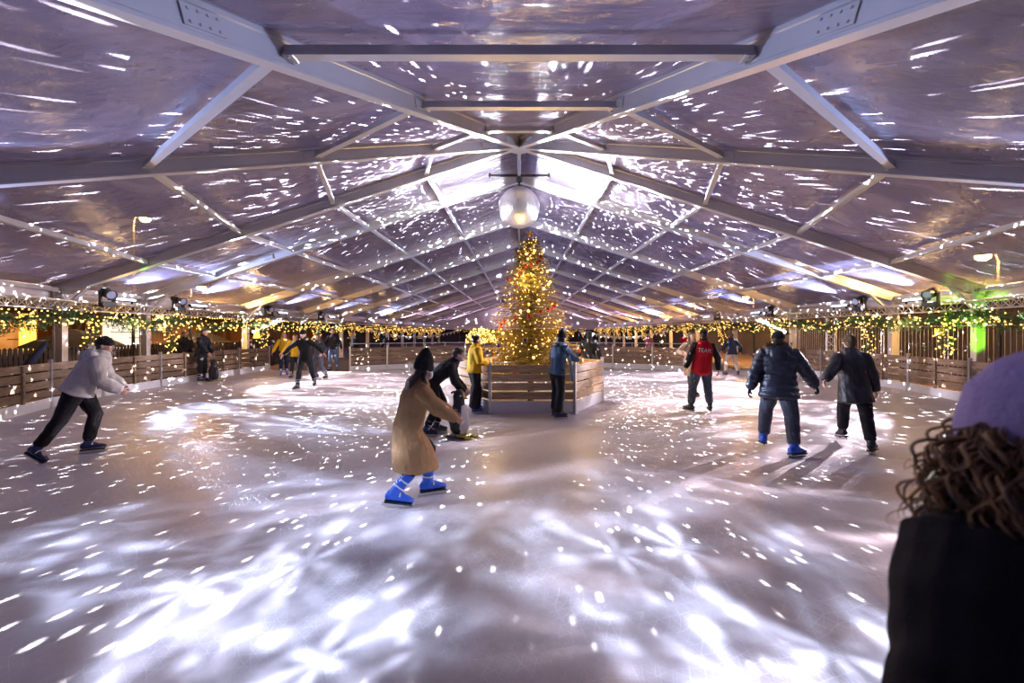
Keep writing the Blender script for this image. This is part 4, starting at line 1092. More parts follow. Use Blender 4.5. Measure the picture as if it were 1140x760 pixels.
# trusses hang on the posts: short brackets are part of each
# ------------------------------------------------------------------ stage lights on the truss
def stage_light(loc, aim_at, label):
    r = thing('stage_light', label, 'stage light', loc, 0, 'stage lights on the eave truss')
    d = (Vector(aim_at) - Vector(loc)).normalized(); h = math.atan2(d.y, d.x); r.rotation_euler = (0,0,h)
    el = math.asin(d.z); f = V(math.cos(el), 0, math.sin(el)); u = V(-math.sin(el), 0, math.cos(el)); s_ = V(0,1,0); c = V(0,0,.36)
    m = MB().box((0,0,.05), (.26,.30,.10)); m.box((0,0,-.01), (.08,.2,.04)); m.build('base', black_metal, r)
    m = MB()
    for sg in (-1, 1): m.bar((0, sg*.08, 0), Matrix.Rotation(-h, 3, 'Z') @ V(math.copysign(.34, loc[0]), 0, 0) + V(0, sg*.08, 0), .03, .03)
    m.build('clamp_arm', black_metal, r)
    m = MB()
    for sg in (-1, 1): m.box((0, sg*.155, .24), (.12,.035,.34)); m.ball((0, sg*.16, .36), (.06,.03,.06), 10, 8)
    m.box((0,0,.11), (.13,.34,.035)); m.build('yoke', black_metal, r)
    R_ = Matrix((s_, u, f)).transposed()
    m = MB().lathe([(.03,-.22),(.10,-.21),(.125,-.15),(.125,.0),(.11,.03),(.11,.10),(.13,.12),(.13,.22),(.115,.23),(.115,.20),(.02,.20)], c, 20, rot=R_)
    for k in range(5): m.lathe([(.127,-.14+k*.025),(.135,-.135+k*.025),(.135,-.13+k*.025),(.127,-.125+k*.025)], c, 20, rot=R_)
    hd = m.build('head', black_metal, r)
    MB().lathe([(.005,.212),(.08,.210),(.108,.202),(.108,.196),(.005,.196)], c, 20, rot=R_).build('lens', lens_dim, hd)
    return c + Vector(loc) + Matrix.Rotation(h, 3, 'Z') @ (f*.26)
def led_bar(loc, label, tgt):
    r = thing('led_wash_bar', label, 'light bar', loc, 0, 'light bars on the eave truss')
    MB().box((0,0,.05), (.10,.80,.09)).build('housing', black_metal, r)
    m = MB()
    for k in range(8): m.ball((-.0,-.33+k*.095,.096), (.034,.034,.012), 10, 6)
    m.box((-.052*math.copysign(1, loc[0]), 0, .06), (.006,.74,.05))
    m.build('lens', lens_blue, r)
    for y in (-.3,.3): MB().box((0,y,-.02), (.04,.04,.08)).build('bracket', black_metal, r)
# brackets that carry the trusses on the posts
for f in [o for o in list(COL.objects) if o.name.startswith('tent_frame')]:
    for sg in (-1, 1):
        m = MB().bar((sg*XT, 0, ZT - .12), (sg*12.3, 0, ZT - .12), .05, .05); m.bar((sg*(XT - .1), 0, ZT + .13), (sg*12.3, 0, ZT + .13), .05, .05)
        m.build('truss_bracket', alu, f)
# ------------------------------------------------------------------ lights on the trusses
PROJ = []
fy = frames_y
for sg in (-1, 1):
    for i, y in enumerate((fy[0] + .45, fy[1] + .35, fy[2] + .4, fy[3] + .4)):
        tgt = [(sg*3.6, 8.3, 0), (sg*3.4, 12.6, 0), (sg*4.0, 15.5, 0), (sg*3.0, 19, 0)][i]
        c = stage_light((sg*(XT - .42), y, ZT + .02), tgt, 'black moving head spotlight, %s one past the mirror ball %s' % (nth(i), sides[sg]))
        PROJ.append((c, tgt))
    # two more round the near end, aimed at the near ice
    for ang, tgt in ((38, (sg*2.6, 3.3, 0)), (12, (sg*1.3, 2.9, 0))):
        d = V(math.sin(rad(ang))*sg, -math.cos(rad(ang)), 0); rr = 10.95
        c = stage_light(V(d.x*rr, Y0 + d.y*rr, 2.48), tgt, 'black moving head spotlight over the near end, %s one %s' % ('outer' if ang > 20 else 'inner', sides[sg]))
        PROJ.append((c, tgt))
        MB().tube([(0,0,-2.48), (0,0,-.02)], .03, 8).build('stand_pole', black_metal, [o for o in COL.objects if o.name.startswith('stage_light') and o.parent is None][-1])
LEDS = []
for sg in (-1, 1):
    for i, y in enumerate((12.3, 15.2, 20.6, 26.0, 33.0)):
        led_bar((sg*(XT - .12), y, ZT + .20), 'slim blue light bar, %s one past the mirror ball %s' % (nth(i), sides[sg]), None)
        LEDS.append((sg*(XT - .14), y, sg*9.4, y + .3, 4.3))
    d = V(.81*sg, -.588, 0); px_, py_ = sg*10.15, 6.4
    led_bar((px_, py_, ZT + .20), 'slim blue white light bar on the angled near truss %s' % sides[sg], None)
    LEDS.append((px_, py_, sg*6.6, 4.6, 4.5))
FAR = []  # bars of the far half, added to brighten the far roof
for sg in (-1, 1):
    for i, y in enumerate((41.0, 46.0, 51.0, 56.0, 61.0)):
        led_bar((sg*(XT - .12), y, ZT + .20), 'added light bar brightening the far roof, %s of five %s' % (nth(i), sides[sg]), None)
        FAR.append((sg*(XT - .14), y))
# pin spots aimed at the mirror ball
PINS = []
haze_mat = bpy.data.materials.new('lit_haze'); haze_mat.use_nodes = True; nt = haze_mat.node_tree; nt.nodes.clear()
out = nt.nodes.new('ShaderNodeOutputMaterial'); vs_ = nt.nodes.new('ShaderNodeVolumeScatter'); vs_.inputs['Density'].default_value = .5; vs_.inputs['Color'].default_value = (.95,.95,1,1)
nt.links.new(vs_.outputs[0], out.inputs['Volume'])
for sg in (-1, 1):
    loc = V(sg*11.75, 18.2, 1.74); r = thing('pin_spot', 'small bright pin spot aimed up at the mirror ball %s' % sides[sg], 'spotlight', loc, 0, 'pin spots')
    d = (BALL - loc).normalized(); u = d.cross(V(0,0,1)).normalized(); w_ = u.cross(d)
    R_ = Matrix((u, w_, d)).transposed()
    MB().lathe([(.02,-.20),(.05,-.19),(.06,-.02),(.075,0),(.075,.06),(.066,.06),(.066,.01),(.01,.0)], (0,0,0), 16, rot=R_).build('head', black_metal, r)
    MB().lathe([(.005,.03),(.064,.03),(.064,.02),(.005,.02)], (0,0,0), 16, rot=R_).build('lens', bulb_white, r)
    m = MB().tube([(0,0,-.05), (sg*.12,.2,-.09), (sg*.5,.4,-.09)], .018, 8); m.build('bracket', black_metal, r)
    PINS.append(loc + d*.08)
    hz_ = thing('light_haze', 'thin shaft of haze lit up in front of the pin spot %s' % sides[sg], 'haze', loc + d*.12, 0, 'lit haze shafts', 'stuff')
    MB().lathe([(.045,0),(.07,.7),(.10,1.5),(.115,1.9)], (0,0,0), 14, rot=R_).build('haze', haze_mat, hz_, smooth=True)
for sg in (-1, 1):  # out of view, added to whiten the front of the mirror ball
    loc = V(sg*11.1, 6.2, 2.25); r = thing('pin_spot', 'unseen pin spot added to whiten the mirror ball front %s' % sides[sg], 'spotlight', loc, 0, 'pin spots')
    d = (BALL - loc).normalized(); u = d.cross(V(0,0,1)).normalized(); w_ = u.cross(d); R_ = Matrix((u, w_, d)).transposed()
    MB().lathe([(.02,-.20),(.05,-.19),(.06,-.02),(.075,0),(.075,.06),(.066,.06),(.066,.01),(.01,.0)], (0,0,0), 16, rot=R_).build('head', black_metal, r)
    MB().lathe([(.005,.03),(.064,.03),(.064,.02),(.005,.02)], (0,0,0), 16, rot=R_).build('lens', bulb_white, r)
    MB().tube([(0,0,.02), (0,0,.2)], .018, 8).build('bracket', black_metal, r)
    PINS.append(loc + d*.08)
# free standing truss tower by the wire fence
tw = thing('truss_tower', 'slim silver truss tower standing behind the barrier near the couple', 'truss', (11.95, 15.9, -.02))
for x, y in ((-.14,-.1), (.14,-.1), (0,.14)): MB().tube([(x,y,.03), (x,y,2.30)], .022, 8).build('chord', alu, tw)
m = MB()
for i in range(8):
    z0, z1 = .05 + i*.28, .05 + (i+1)*.28
    P_ = [V(-.14,-.1,0), V(.14,-.1,0), V(0,.14,0)]
    for k in range(3): m.tube([P_[k] + V(0,0,z0), P_[(k+1) % 3] + V(0,0,z1)], .010, 5)
m.build('lattice', alu, tw); MB().box((0,0,.015), (.6,.6,.03)).build('base_plate', steel, tw)

# ------------------------------------------------------------------ outside: fences, stalls, lamps
def board_wall(name, p, q, h, mt, label, z=-.02):
    p, q = V(*p, z), V(*q, z); d = (q-p).normalized(); L = (q-p).length; n = int(L/.16); m = MB(); s_ = V(-d.y, d.x, 0)
    for i in range(n):
        t = (i+.5)*L/n; m.box(p + d*t + V(0,0,h/2), (L/n - .012, .022, h*(1 + .004*((i*7) % 5))), (d, s_, V(0,0,1)))
    for zz in (.25, h*.8): m.box(p + d*(L/2) + s_*.03 + V(0,0,zz), (L, .04, .09), (d, s_, V(0,0,1)))
    return tag(m.build(name, mt), label, None, None, 'structure')
def fence(p, q, h, label):
    """dark picket fence section"""
    p, q = V(*p, -.02), V(*q, -.02); d = (q-p).normalized(); L = (q-p).length
    f = thing('picket_fence', label, 'fence', p, math.atan2(d.y, d.x), 'picket fences behind the barrier')
    m = MB(); n = int(L/.11)
    for i in range(n):
        x = (i+.5)*L/n; m.add([V(x-.04,-.01,.04), V(x+.04,-.01,.04), V(x+.04,-.01,h-.04), V(x,-.01,h), V(x-.04,-.01,h-.04), V(x-.04,.01,.04), V(x+.04,.01,.04), V(x+.04,.01,h-.04), V(x,.01,h), V(x-.04,.01,h-.04)],
            [(0,1,2,3,4), (9,8,7,6,5), (0,5,6,1), (1,6,7,2), (2,7,8,3), (3,8,9,4), (4,9,5,0)])
    m.build('picket', dark_wood, f)
    for z in (.3, h-.3): MB().box((L/2, .03, z), (L, .04, .07)).build('rail', dark_wood, f)
    for x in (.05, L-.05): MB().box((x, .07, h/2), (.08, .08, h)).build('post', dark_wood, f)
for i in range(9):
    fence((-12.95, 4.2 + i*2.5), (-12.95, 6.66 + i*2.5), 1.35, 'dark picket fence before the stalls, %s section from the near end' % nth(i))
def wire_fence(p, q, label):
    p, q = V(*p, -.02), V(*q, -.02); d = (q-p).normalized(); L = (q-p).length
    f = thing('wire_fence', label, 'fence', p, math.atan2(d.y, d.x), 'steel fence panels')
    m = MB(); c = .12
    loop = [(c,0,.18), (L-c,0,.18), (L-.02,0,.28), (L-.02,0,1.85), (L-c,0,1.95), (c,0,1.95), (.02,0,1.85), (.02,0,.28), (c,0,.18)]
    m.tube(loop, .021, 8); m.build('frame', steel, f)
    m = MB()
    for i in range(1, int(L/.14)): m.tube([(i*.14,0,.18), (i*.14,0,1.95)], .006, 5)
    m.build('grid', steel, f)
    for x in (.4, L-.4): MB().box((x, 0, .06), (.18, .7, .12)).build('foot', rubber, f); MB().tube([(x,0,.1),(x,0,.25)], .02, 6).build('foot_pin', steel, f)
for i in range(7):
    wire_fence((13.9, 6.4 + i*2.35), (13.9, 8.68 + i*2.35), 'grey steel wire fence panel beyond the barrier, %s from the near end' % nth(i))
board_wall('wall_backdrop', (17.5, -2), (17.5, 66), 3.4, dark_wood, 'near black board wall added for the darkness beyond the wire fence')  # near-black boards put in where there is only darkness outside
board_wall('wall_backdrop_stalls', (-21, 66), (-21, -2), 4.2, dark_wood, 'near black board wall added for the darkness beyond the stalls')
board_wall('wall_backdrop_end', (-21, 66), (17.5, 66), 4.2, dark_wood, 'near black board wall added for the darkness beyond the far gable')
lit_white = mat('glowing_white_wall', (.8,.78,.7), .6, emit=(1,.90,.72), estr=1.15)
lit_amber = mat('glowing_amber_wall', (.6,.3,.08), .6, emit=(1,.36,.06), estr=.55)
lit_yellow = mat('lit_yellow_panel', (.9,.7,.2), .5, emit=(1,.62,.08), estr=1.8)
lit_blue = mat('glowing_blue_wall', (.3,.35,.5), .6, emit=(.45,.52,.9), estr=.5)
sign_blue = mat('sign_blue', (.05,.09,.5), .4, emit=(.12,.2,.9), estr=.8)
roof_felt = mat('roof_felt', (.02,.02,.022), .9)
amber_cloth = mat('red_awning', (.35,.05,.02), .8)
def stall(y, L, inner, label, h=2.5, sign=None):
    """market hut along the outside of the tent, open towards +X"""
    r = thing('market_stall', label, 'market stall', (-16.6, y, -.02), 0, 'market stalls'); D_ = 2.2
    MB().box((-D_/2, L/2, h/2), (.06, L, h)).build('back_wall', hut_wood, r)
    MB().box((-D_/2 + .05, L/2, 1.62), (.02, L - .2, 1.35)).build('glowing_interior', inner, r)  # glow put into the panel in place of lamps inside the hut
    for yy in (.03, L - .03): MB().box((0, yy, h/2), (D_, .06, h)).build('side_wall', hut_wood, r)
    m = MB()
    for k in range(6): m.box((D_/2, L/2, .08 + k*.17), (.04, L, .155))
    m.build('counter_front', hut_wood, r)
    MB().box((D_/2 + .05, L/2, 1.08), (.5, L + .1, .05)).build('counter_top', island_wood, r)
    m = MB()
    m.add([V(-D_/2-.2,-.2,h-.05), V(D_/2+.5,-.2,h+.0), V(D_/2+.5,L+.2,h+.0), V(-D_/2-.2,L+.2,h-.05), V(-D_/2-.2,-.2,h+.03), V(0,-.2,h+.75), V(D_/2+.5,-.2,h+.08), V(-D_/2-.2,L+.2,h+.03), V(0,L+.2,h+.75), V(D_/2+.5,L+.2,h+.08)],
          [(0,1,2,3), (0,4,5,6,1), (3,2,9,8,7), (4,7,8,5), (5,8,9,6), (1,6,9,2), (0,3,7,4)])
    m.build('roof', roof_felt, r)
    for yy in (.06, L/2, L - .06): MB().box((D_/2, yy, 1.75), (.08, .08, 1.4)).build('front_post', hut_wood, r)
    m = MB()
    for k in range(5): m.box((-D_/2 + .18, L*(k+.5)/5, 1.5 + .25*(k % 2)), (.2, L/5.5, .03))
    sh = m.build('shelf', hut_wood, r)
    lp = [V(D_/2 + .52, L*i/(L*6), h - .04 - .04*abs(math.sin(i*.6))) for i in range(int(L*6))]
    bulbs(lp, .022, 'fairy_lights', bulb_warm, r)
    if sign:
        MB().box((D_/2 + .06, sign[0], 1.75), (.05, .42, 1.15)).build('sign_panel', sign[1], r)
    return r
stall(8.0, 3.0, lit_amber, 'brown market stall with a dim amber interior, nearest of the stalls')
stall(11.6, 3.2, lit_amber, 'market stall with an amber interior and an upright glowing yellow panel', sign=(1.35, lit_yellow))
stall(15.2, 4.2, lit_white, 'market stall with a bright white lit interior behind the striding skater')
stall(19.8, 3.6, lit_amber, 'amber lit market stall behind the person holding the small penguin')
stall(23.8, 3.2, lit_blue, 'bluish lit market stall behind the skaters in mustard')
stall(27.6, 3.6, lit_amber, 'far amber lit market stall beyond the corner of the rink')
rs = thing('round_sign', 'round blue lit sign hanging before the white lit stall', 'sign', (-14.2, 16.3, 2.08))
R_ = Matrix.Rotation(PI/2, 3, 'Y')
MB().lathe([(.01,-.03),(.27,-.03),(.27,.03),(.01,.03)], (0,0,0), 28, rot=R_).build('disc', sign_blue, rs); MB().lathe([(.26,-.04),(.30,-.04),(.30,.04),(.26,.04)], (0,0,0), 28, rot=R_).build('rim', white_plastic, rs)
MB().tube([(0,0,.28), (0,0,.62), (1.2,0,.62)], .02, 6).build('hanger', black_metal, rs)
yl = thing('hanging_trapezoid', 'glowing yellow trapezoid hanging near the corner gap before the bluish stall', 'lantern', (-12.6, 19.8, 1.45))
MB().lathe([(.02,.0),(.19,.0),(.12,.26),(.02,.27)], n=4).build('shade', lit_yellow, yl); MB().tube([(0,0,.26),(0,0,.50)], .05, 8).build('cap', lit_yellow, yl); MB().tube([(0,0,.5),(0,0,1.0)], .008, 5).build('cord', black_metal, yl)  # plain yellow trapezoid with a glowing material
wl = thing('wall_lantern', 'small amber lantern on the steel fence behind the two barriers', 'lantern', (13.75, 13.5, 1.62))
MB().box((0,0,.12), (.14,.16,.24)).build('glass', lit_yellow, wl); m = MB().box((0,0,.26), (.2,.22,.03)); m.box((0,0,-.01), (.2,.22,.03)); m.box((.1,0,.1), (.1,.04,.05)); m.build('frame', black_metal, wl)
# closed market parasols standing before the stalls
def parasol(x, y, label, tilt=0, z=2.05, open_=True, cloth=None):
    r = thing('parasol', label, 'parasol', (x, y, -.02), 0); r.rotation_euler = (0, tilt, .3)
    MB().tube([(0,0,.05), (0,0,z + .3)], .024, 8).build('pole', black_metal, r)
    if open_:
        m = MB().lathe([(1.25,z-.25),(.9,z-.05),(.45,z+.15),(.03,z+.3),(.03,z+.27),(.44,z+.12),(.89,z-.08),(1.24,z-.28)], n=8); m.build('canopy', cloth or F_black, r)
    else:
        m = MB().lathe([(.03,z-.75),(.10,z-.7),(.09,z-.3),(.05,z+.2),(.01,z+.3)], n=12); m.build('canopy', cloth or F_navy, r, smooth=True)
    MB().lathe([(.02,.0),(.30,.0),(.30,.08),(.04,.12)], n=20).build('base', black_metal, r)
parasol(-14.2, 13.2, 'open black parasol before the amber stall with the yellow panel', z=1.55)
parasol(-14.4, 18.6, 'open black parasol before the white lit stall', z=1.55)
parasol(-12.2, 9.6, 'folded dark blue parasol leaning before the near stall', tilt=.55, z=1.5, open_=False)
# street lamps beyond the roof film
LAMPS = []
def street_lamp(x, y, z, label):
    r = thing('street_lamp', label, 'street lamp', (x, y, -.02), 0, 'street lamps outside the tent'); sg = -1 if x > 0 else 1
    MB().tube([(0,0,0), (0,0,z-.1), (sg*.1,0,z+.12), (sg*.4,0,z+.16)], [.055,.045,.035,.03], 10).build('pole', black_metal, r)
    MB().lathe([(.06,.12),(.20,.03),(.21,.0),(.19,.0),(.05,.09)], (sg*.45,0,z+.05), 16).build('lamp_shade', black_metal, r)
    MB().ball((sg*.45,0,z+.03), (.17,.17,.12), 14, 10).build('globe', lamp_orange, r, smooth=True)
    LAMPS.append(V(x + sg*.45, y, z - .15))
street_lamp(13.5, 11.6, 3.85, 'warm street lamp glowing through the roof film above the green lit post')
street_lamp(13.6, 23.9, 3.75, 'warm street lamp beyond the eave, second along the wire fence')
street_lamp(13.6, 31.8, 3.9, 'warm street lamp beyond the eave, third along the wire fence')
street_lamp(13.6, 39.8, 3.5, 'warm street lamp beyond the eave, farthest along the wire fence')
street_lamp(-13.4, 16.8, 3.55, 'warm street lamp glowing through the roof film above the white lit stall')
street_lamp(-14.6, 15.6, 6.0, 'tall lamp added behind the stalls to give the orange streak in the film')  # added lamp, stands in for a streak reflected in the film
# bunting across the far half
for i, (x0, y0, x1, y1, lab) in enumerate([(3.6, 25, 9.8, 27, 'white pennant bunting beyond the back barrier near the onlookers'), (-9.8, 27, -4.2, 29, 'white pennant bunting beyond the back barrier near the gate')]):
    r = thing('bunting', lab, 'bunting', ((x0+x1)/2, (y0+y1)/2, 1.9), 0, 'buntings')
    P_ = [V(x0 + (x1-x0)*t - (x0+x1)/2, y0 + (y1-y0)*t - (y0+y1)/2, -.45*math.sin(PI*t)) for t in [k/24 for k in range(25)]]
    MB().tube(P_, .008, 5).build('cord', F_white, r)
    m = MB()
    for k in range(24):
        a, b_ = P_[k], P_[k+1]; c = (a+b_)/2 - V(0,0,.2); n_ = V(0,.004,0)
        m.add([a-n_, b_-n_, c-n_, a+n_, b_+n_, c+n_], [(0,1,2), (5,4,3), (0,3,4,1), (1,4,5,2), (2,5,3,0)])
    m.build('pennant', F_white, r)
    m = MB()
    for e in (0, -1): m.tube([P_[e], V(P_[e].x, P_[e].y, -1.92)], .025, 8)
    m.build('pole', black_metal, r)
BALL_E, PROJ_E, LED_E, PIN_E, WASH_E, FAR_E = 56000, .70, 5200, 9000, 230, 9000
# ------------------------------------------------------------------ lights

def light(name, kind, loc, energy, col, **kw):
    d = bpy.data.lights.new(name, kind); d.energy = energy; d.color = col
    for k, v in kw.items(): setattr(d, k, v)
    o = bpy.data.objects.new(name, d); COL.objects.link(o); o.location = loc
    return o
def aim(o, target): o.rotation_euler = (Vector(target) - o.location).to_track_quat('-Z', 'Y').to_euler()
class G:
    """small helper to chain math nodes in a light's tree"""
    def __init__(s, nt): s.N, s.L = nt.nodes, nt.links
    def m(s, op, a, b=None, c=None, clamp=False):
        n = s.N.new('ShaderNodeMath'); n.operation = op; n.use_clamp = clamp
        for i, x in enumerate((a, b, c)):
            if x is None: continue
            if isinstance(x, (int, float)): n.inputs[i].default_value = x
            else: s.L.new(x, n.inputs[i])
        return n.outputs[0]
    def ramp(s, x, a, b, lo=0., hi=1.):
        n = s.N.new('ShaderNodeMapRange'); n.interpolation_type = 'SMOOTHSTEP'
        n.inputs['From Min'].default_value = a; n.inputs['From Max'].default_value = b
        n.inputs['To Min'].default_value = lo; n.inputs['To Max'].default_value = hi
        s.L.new(x, n.inputs['Value']); return n.outputs[0]
def ball_gobo(o, seed, dots, base, sx):
    d = o.data; d.use_nodes = True; nt = d.node_tree; g = G(nt); N, L = nt.nodes, nt.links
    em = N['Emission']
    tc = N.new('ShaderNodeTexCoord')
    tot = None
    sz = N.new('ShaderNodeSeparateXYZ'); L.new(tc.outputs['Normal'], sz.inputs[0])
    for k, (scale, rmax, keep, amp, hemi) in enumerate(dots):
        mp = N.new('ShaderNodeMapping'); mp.inputs['Rotation'].default_value = (seed + k, .7*seed + 2*k, .3 + k); L.new(tc.outputs['Normal'], mp.inputs['Vector'])
        vo = N.new('ShaderNodeTexVoronoi'); vo.inputs['Scale'].default_value = scale; vo.inputs['Randomness'].default_value = .8
        L.new(mp.outputs[0], vo.inputs['Vector'])
        sp = N.new('ShaderNodeSeparateColor'); L.new(vo.outputs['Color'], sp.inputs[0])
        dot = g.ramp(vo.outputs['Distance'], rmax, rmax*.55)
        on = g.ramp(sp.outputs[0], 1-keep, 1-keep+.05)
        br = g.m('MULTIPLY_ADD', sp.outputs[1], .9, .3)
        x = g.m('MULTIPLY', g.m('MULTIPLY', dot, on), g.m('MULTIPLY', br, amp))
        # the tiles that look away from the pin spots throw fewer and fainter sparks
        if hemi > 0: x = g.m('MULTIPLY', x, g.m('MULTIPLY', g.ramp(sz.outputs[2], -.33, -.25), g.m('MULTIPLY', g.ramp(sz.outputs[2], .1, .5, 1, .08), g.ramp(sz.outputs[1], -.9, -.3, .6, 1))))
        else:
            x = g.m('MULTIPLY', x, g.ramp(sz.outputs[2], -.10, -.16))
            x = g.m('MULTIPLY', x, g.ramp(sz.outputs[1], -.70, -.45) if hemi == -1 else g.ramp(sz.outputs[1], -.45, -.70))
        tot = x if tot is None else g.m('ADD', tot, x)
    tot = g.m('MULTIPLY', g.m('ADD', tot, base), g.ramp(sz.outputs[0], -.06*sx, .06*sx))
    L.new(tot, em.inputs['Strength'])
# what the mirror tiles throw back: one source on each flank for the ice, one for the roof, each for its own half
for sx in (-1, 1):
    for k, (dx, dz, dots, e) in enumerate([(.80, -.66, [(84, .21, .18, 1.2, -2), (110, .26, .30, 1.1, -2), (42, .25, .45, 1.5, -1), (58, .26, .45, 1.2, -1)], 1.), (.97, .36, [(40, .22, .62, 10.0, 1), (60, .25, .62, 10.0, 1)], 1.)]):
        o = light('mirror_ball_sparkle', 'POINT', BALL + V(sx*dx*BR, -.06, dz*BR), BALL_E*e, (.93,.92,1), shadow_soft_size=.012)
        ball_gobo(o, 1.3*k + sx, dots, .004, sx)
def snow_gobo(o, seed, half, arms=6, soft=1.0, fine=1.0):
    """snowflake slide in a projector: six arms with barbs, broken up by noise"""
    d = o.data; d.use_nodes = True; nt = d.node_tree; g = G(nt); N, L = nt.nodes, nt.links
    em = N['Emission']; tc = N.new('ShaderNodeTexCoord'); sp = N.new('ShaderNodeSeparateXYZ'); L.new(tc.outputs['Normal'], sp.inputs[0])
    t = math.tan(half)
    az = g.m('ABSOLUTE', sp.outputs[2])
    x = g.m('DIVIDE', g.m('DIVIDE', sp.outputs[0], az), t); y = g.m('DIVIDE', g.m('DIVIDE', sp.outputs[1], az), t)
    r = g.m('SQRT', g.m('ADD', g.m('MULTIPLY', x, x), g.m('MULTIPLY', y, y)))
    cb = N.new('ShaderNodeCombineXYZ'); L.new(x, cb.inputs[0]); L.new(y, cb.inputs[1]); cb.inputs[2].default_value = seed
    # several small flakes: voronoi cells, each with a six-armed star
    vo = N.new('ShaderNodeTexVoronoi'); vo.inputs['Scale'].default_value = 1.1*fine; vo.inputs['Randomness'].default_value = .75; L.new(cb.outputs[0], vo.inputs['Vector'])
    df = N.new('ShaderNodeVectorMath'); df.operation = 'SUBTRACT'; L.new(cb.outputs[0], df.inputs[0]); L.new(vo.outputs['Position'], df.inputs[1])
    s2 = N.new('ShaderNodeSeparateXYZ'); L.new(df.outputs[0], s2.inputs[0])
    rr = vo.outputs['Distance']
    th = g.m('ARCTAN2', s2.outputs[1], s2.outputs[0])
    arm = g.m('ABSOLUTE', g.m('COSINE', g.m('MULTIPLY', th, arms/2)))
    barb = g.m('MULTIPLY_ADD', g.m('COSINE', g.m('MULTIPLY', rr, 26)), .14, .8)
    star = g.ramp(g.m('SUBTRACT', g.m('MULTIPLY', arm, barb), g.m('MULTIPLY', rr, .55)), .25, .75)
    nz = N.new('ShaderNodeTexNoise'); nz.inputs['Scale'].default_value = 3*fine; nz.inputs['Detail'].default_value = 3; L.new(cb.outputs[0], nz.inputs['Vector'])
    br = g.ramp(nz.outputs['Fac'], .35, .62, .25, 1)
    nz2 = N.new('ShaderNodeTexNoise'); nz2.inputs['Scale'].default_value = 1.4*fine; nz2.inputs['Detail'].default_value = 1; L.new(cb.outputs[0], nz2.inputs['Vector'])
    pat = g.m('MULTIPLY', g.m('MULTIPLY_ADD', star, .75, .3), g.m('MULTIPLY', br, g.ramp(nz2.outputs['Fac'], .36, .6, .12, 1)))
    edge = g.ramp(r, 1.0, .72)
    L.new(g.m('MULTIPLY', pat, edge), em.inputs['Strength'])
GOBOS = [  # fixture position, target on the ice, beam half angle, energy, colour
]
def projector(p, t, half, e, col, seed, fine=1.):
    o = light('projector_beam', 'SPOT', p, e, col, spot_size=half*2, spot_blend=.15, shadow_soft_size=.03)
    aim(o, t); snow_gobo(o, seed, half, fine=fine)
    return o
# ---- the lights themselves, most at a fixture; the ice fill is added without one
BLUE = (.56,.66,1); PINK = (.97,.83,1); WARM = (1,.62,.26)
spec = {  # index in PROJ: half angle, energy, colour
}
for i, (c, t) in enumerate(PROJ):
    k = i % 6; left = i < 6
    half, e, col = [(20, 36000, PINK), (26, 34000, PINK), (26, 24000, PINK), (24, 0, PINK), (20, 5400, BLUE if left else PINK), (21, 5400, (.60,.69,1))][k]
    if left and k < 1: col = BLUE
    if e: projector(c, t, rad(half), e*PROJ_E, col, i*3.7 + .5, (1.7 if k < 3 else 1.35))
for x, y, tx, ty, tz in LEDS:
    o = light('led_wash', 'SPOT', (x, y, ZT + .36), LED_E*(1.5 if y < 10 else 1), (.46,.56,1), spot_size=rad(66), spot_blend=.9, shadow_soft_size=.12); aim(o, (tx, ty, tz))
for sg in (-1, 1):      # plain fill added to brighten the ice, with no fixture of its own
    for y, e in ((13.6, WASH_E*2.5),):
        o = light('ice_fill', 'SPOT', (sg*11.6, y, 2.62), e, (1,.88,.96), spot_size=rad(80), spot_blend=.8, shadow_soft_size=.12); aim(o, (sg*3, y + 1.4, 0))
for x, y in [FAR[i] for i in (0, 3, 5, 8)]:  # fill added to brighten the far roof
    o = light('far_roof_fill', 'SPOT', (x, y, ZT + .36), FAR_E, (1,.66,.95), spot_size=rad(110), spot_blend=.9, shadow_soft_size=.12); aim(o, (x*.5, y, 5))
for p in PINS:
    o = light('pin_beam', 'SPOT', p, PIN_E, (.95,.93,1), spot_size=rad(8), spot_blend=.4, shadow_soft_size=.03); aim(o, BALL)
for sg in (-1, 1):
    for y in [8.0, 12.4, 18.6, 26.1, 38]:
        light('garland_glow', 'POINT', (sg*11.45, y, 1.95), 36, WARM, shadow_soft_size=.25)
for a in range(3):
    light('tree_glow', 'POINT', (IC[0] + 1.25*math.cos(a*2.094 - .5), IC[1] + 1.25*math.sin(a*2.094 - .5), 1.7), 95, (1,.60,.18), shadow_soft_size=.2)
light('tree_glow', 'POINT', (IC[0] - .1, IC[1] - .75, 2.9), 60, (1,.66,.22), shadow_soft_size=.15)
light('tree_glow', 'POINT', (IC[0] + .1, IC[1] + .65, 3.2), 80, (1,.66,.22), shadow_soft_size=.15)
for p in LAMPS: light('street_glow', 'POINT', p, 1600, (1,.5,.14), shadow_soft_size=.15)
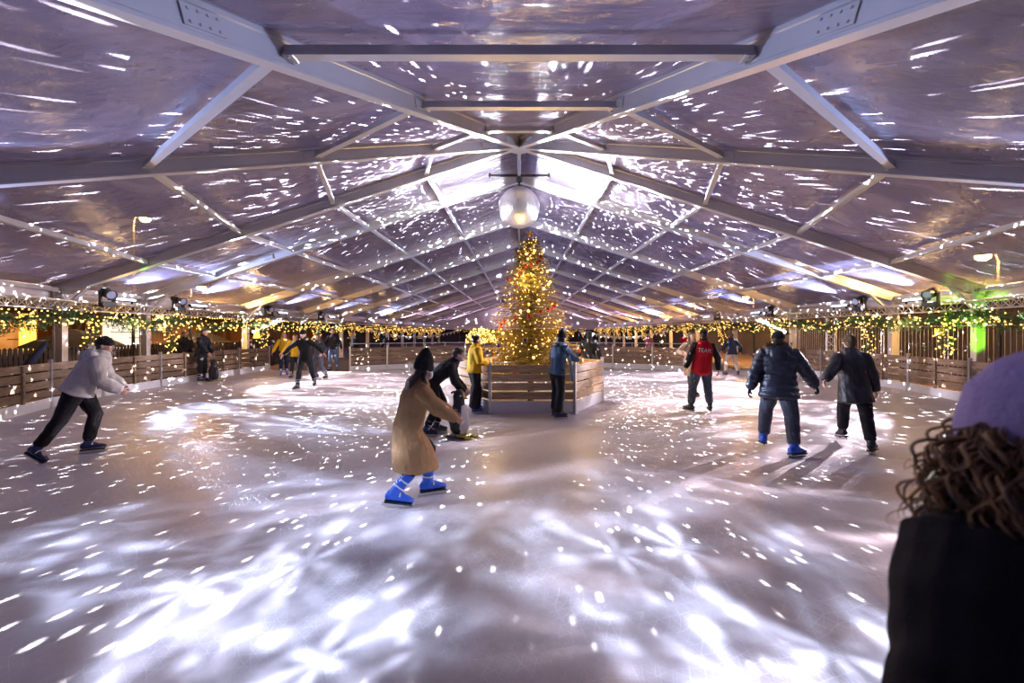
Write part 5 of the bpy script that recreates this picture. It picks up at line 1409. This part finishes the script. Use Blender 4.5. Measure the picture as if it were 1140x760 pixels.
o = light('green_flood', 'SPOT', (11.55, 10.0, .35), 800, (.30,1,.02), spot_size=rad(48), spot_blend=.5, shadow_soft_size=.05); aim(o, (12.2, 11.1, 2.2))
o = light('green_flood', 'SPOT', (-11.0, 12.0, 2.75), 110, (.25,1,.15), spot_size=rad(22), spot_blend=.6, shadow_soft_size=.05); aim(o, (-9.8, 11.1, 3.5))
# ------------------------------------------------------------------ camera, world, view
cam_d = bpy.data.cameras.new('camera'); cam = bpy.data.objects.new('camera', cam_d); COL.objects.link(cam)
cam.location = (0, 0, 1.72); cam.rotation_euler = (PI/2, 0, 0)
cam_d.sensor_width = 36; cam_d.lens = 36 * 459 / 1140
cam_d.shift_x = -8/1140; cam_d.shift_y = -10/1140
cam_d.clip_start = .05; cam_d.clip_end = 400
cam_d.dof.use_dof = True; cam_d.dof.focus_distance = 8.0; cam_d.dof.aperture_fstop = 1.8
sc.camera = cam
w = bpy.data.worlds.new('night_sky'); sc.world = w; w.use_nodes = True
N, L = w.node_tree.nodes, w.node_tree.links
bg = N['Background']
tc = N.new('ShaderNodeTexCoord'); nz = N.new('ShaderNodeTexNoise'); nz.inputs['Scale'].default_value = 2.2; nz.inputs['Detail'].default_value = 5
L.new(tc.outputs['Generated'], nz.inputs['Vector'])
cr = N.new('ShaderNodeValToRGB'); cr.color_ramp.elements[0].position = .35; cr.color_ramp.elements[1].position = .7
cr.color_ramp.elements[0].color = (.010,.010,.030,1); cr.color_ramp.elements[1].color = (.11,.09,.26,1)
L.new(nz.outputs['Fac'], cr.inputs[0]); L.new(cr.outputs[0], bg.inputs['Color']); bg.inputs['Strength'].default_value = .75
sc.view_settings.view_transform = 'Standard'; sc.view_settings.look = 'None'
sc.view_settings.gamma = 1; sc.view_settings.use_curve_mapping = False
sc.view_settings.exposure = 0.0
sc.cycles.use_adaptive_sampling = False
sc.cycles.max_bounces = 6; sc.cycles.diffuse_bounces = 3; sc.cycles.glossy_bounces = 3; sc.cycles.transparent_max_bounces = 8
sc.cycles.sample_clamp_indirect = 4; sc.cycles.caustics_reflective = False; sc.cycles.caustics_refractive = False
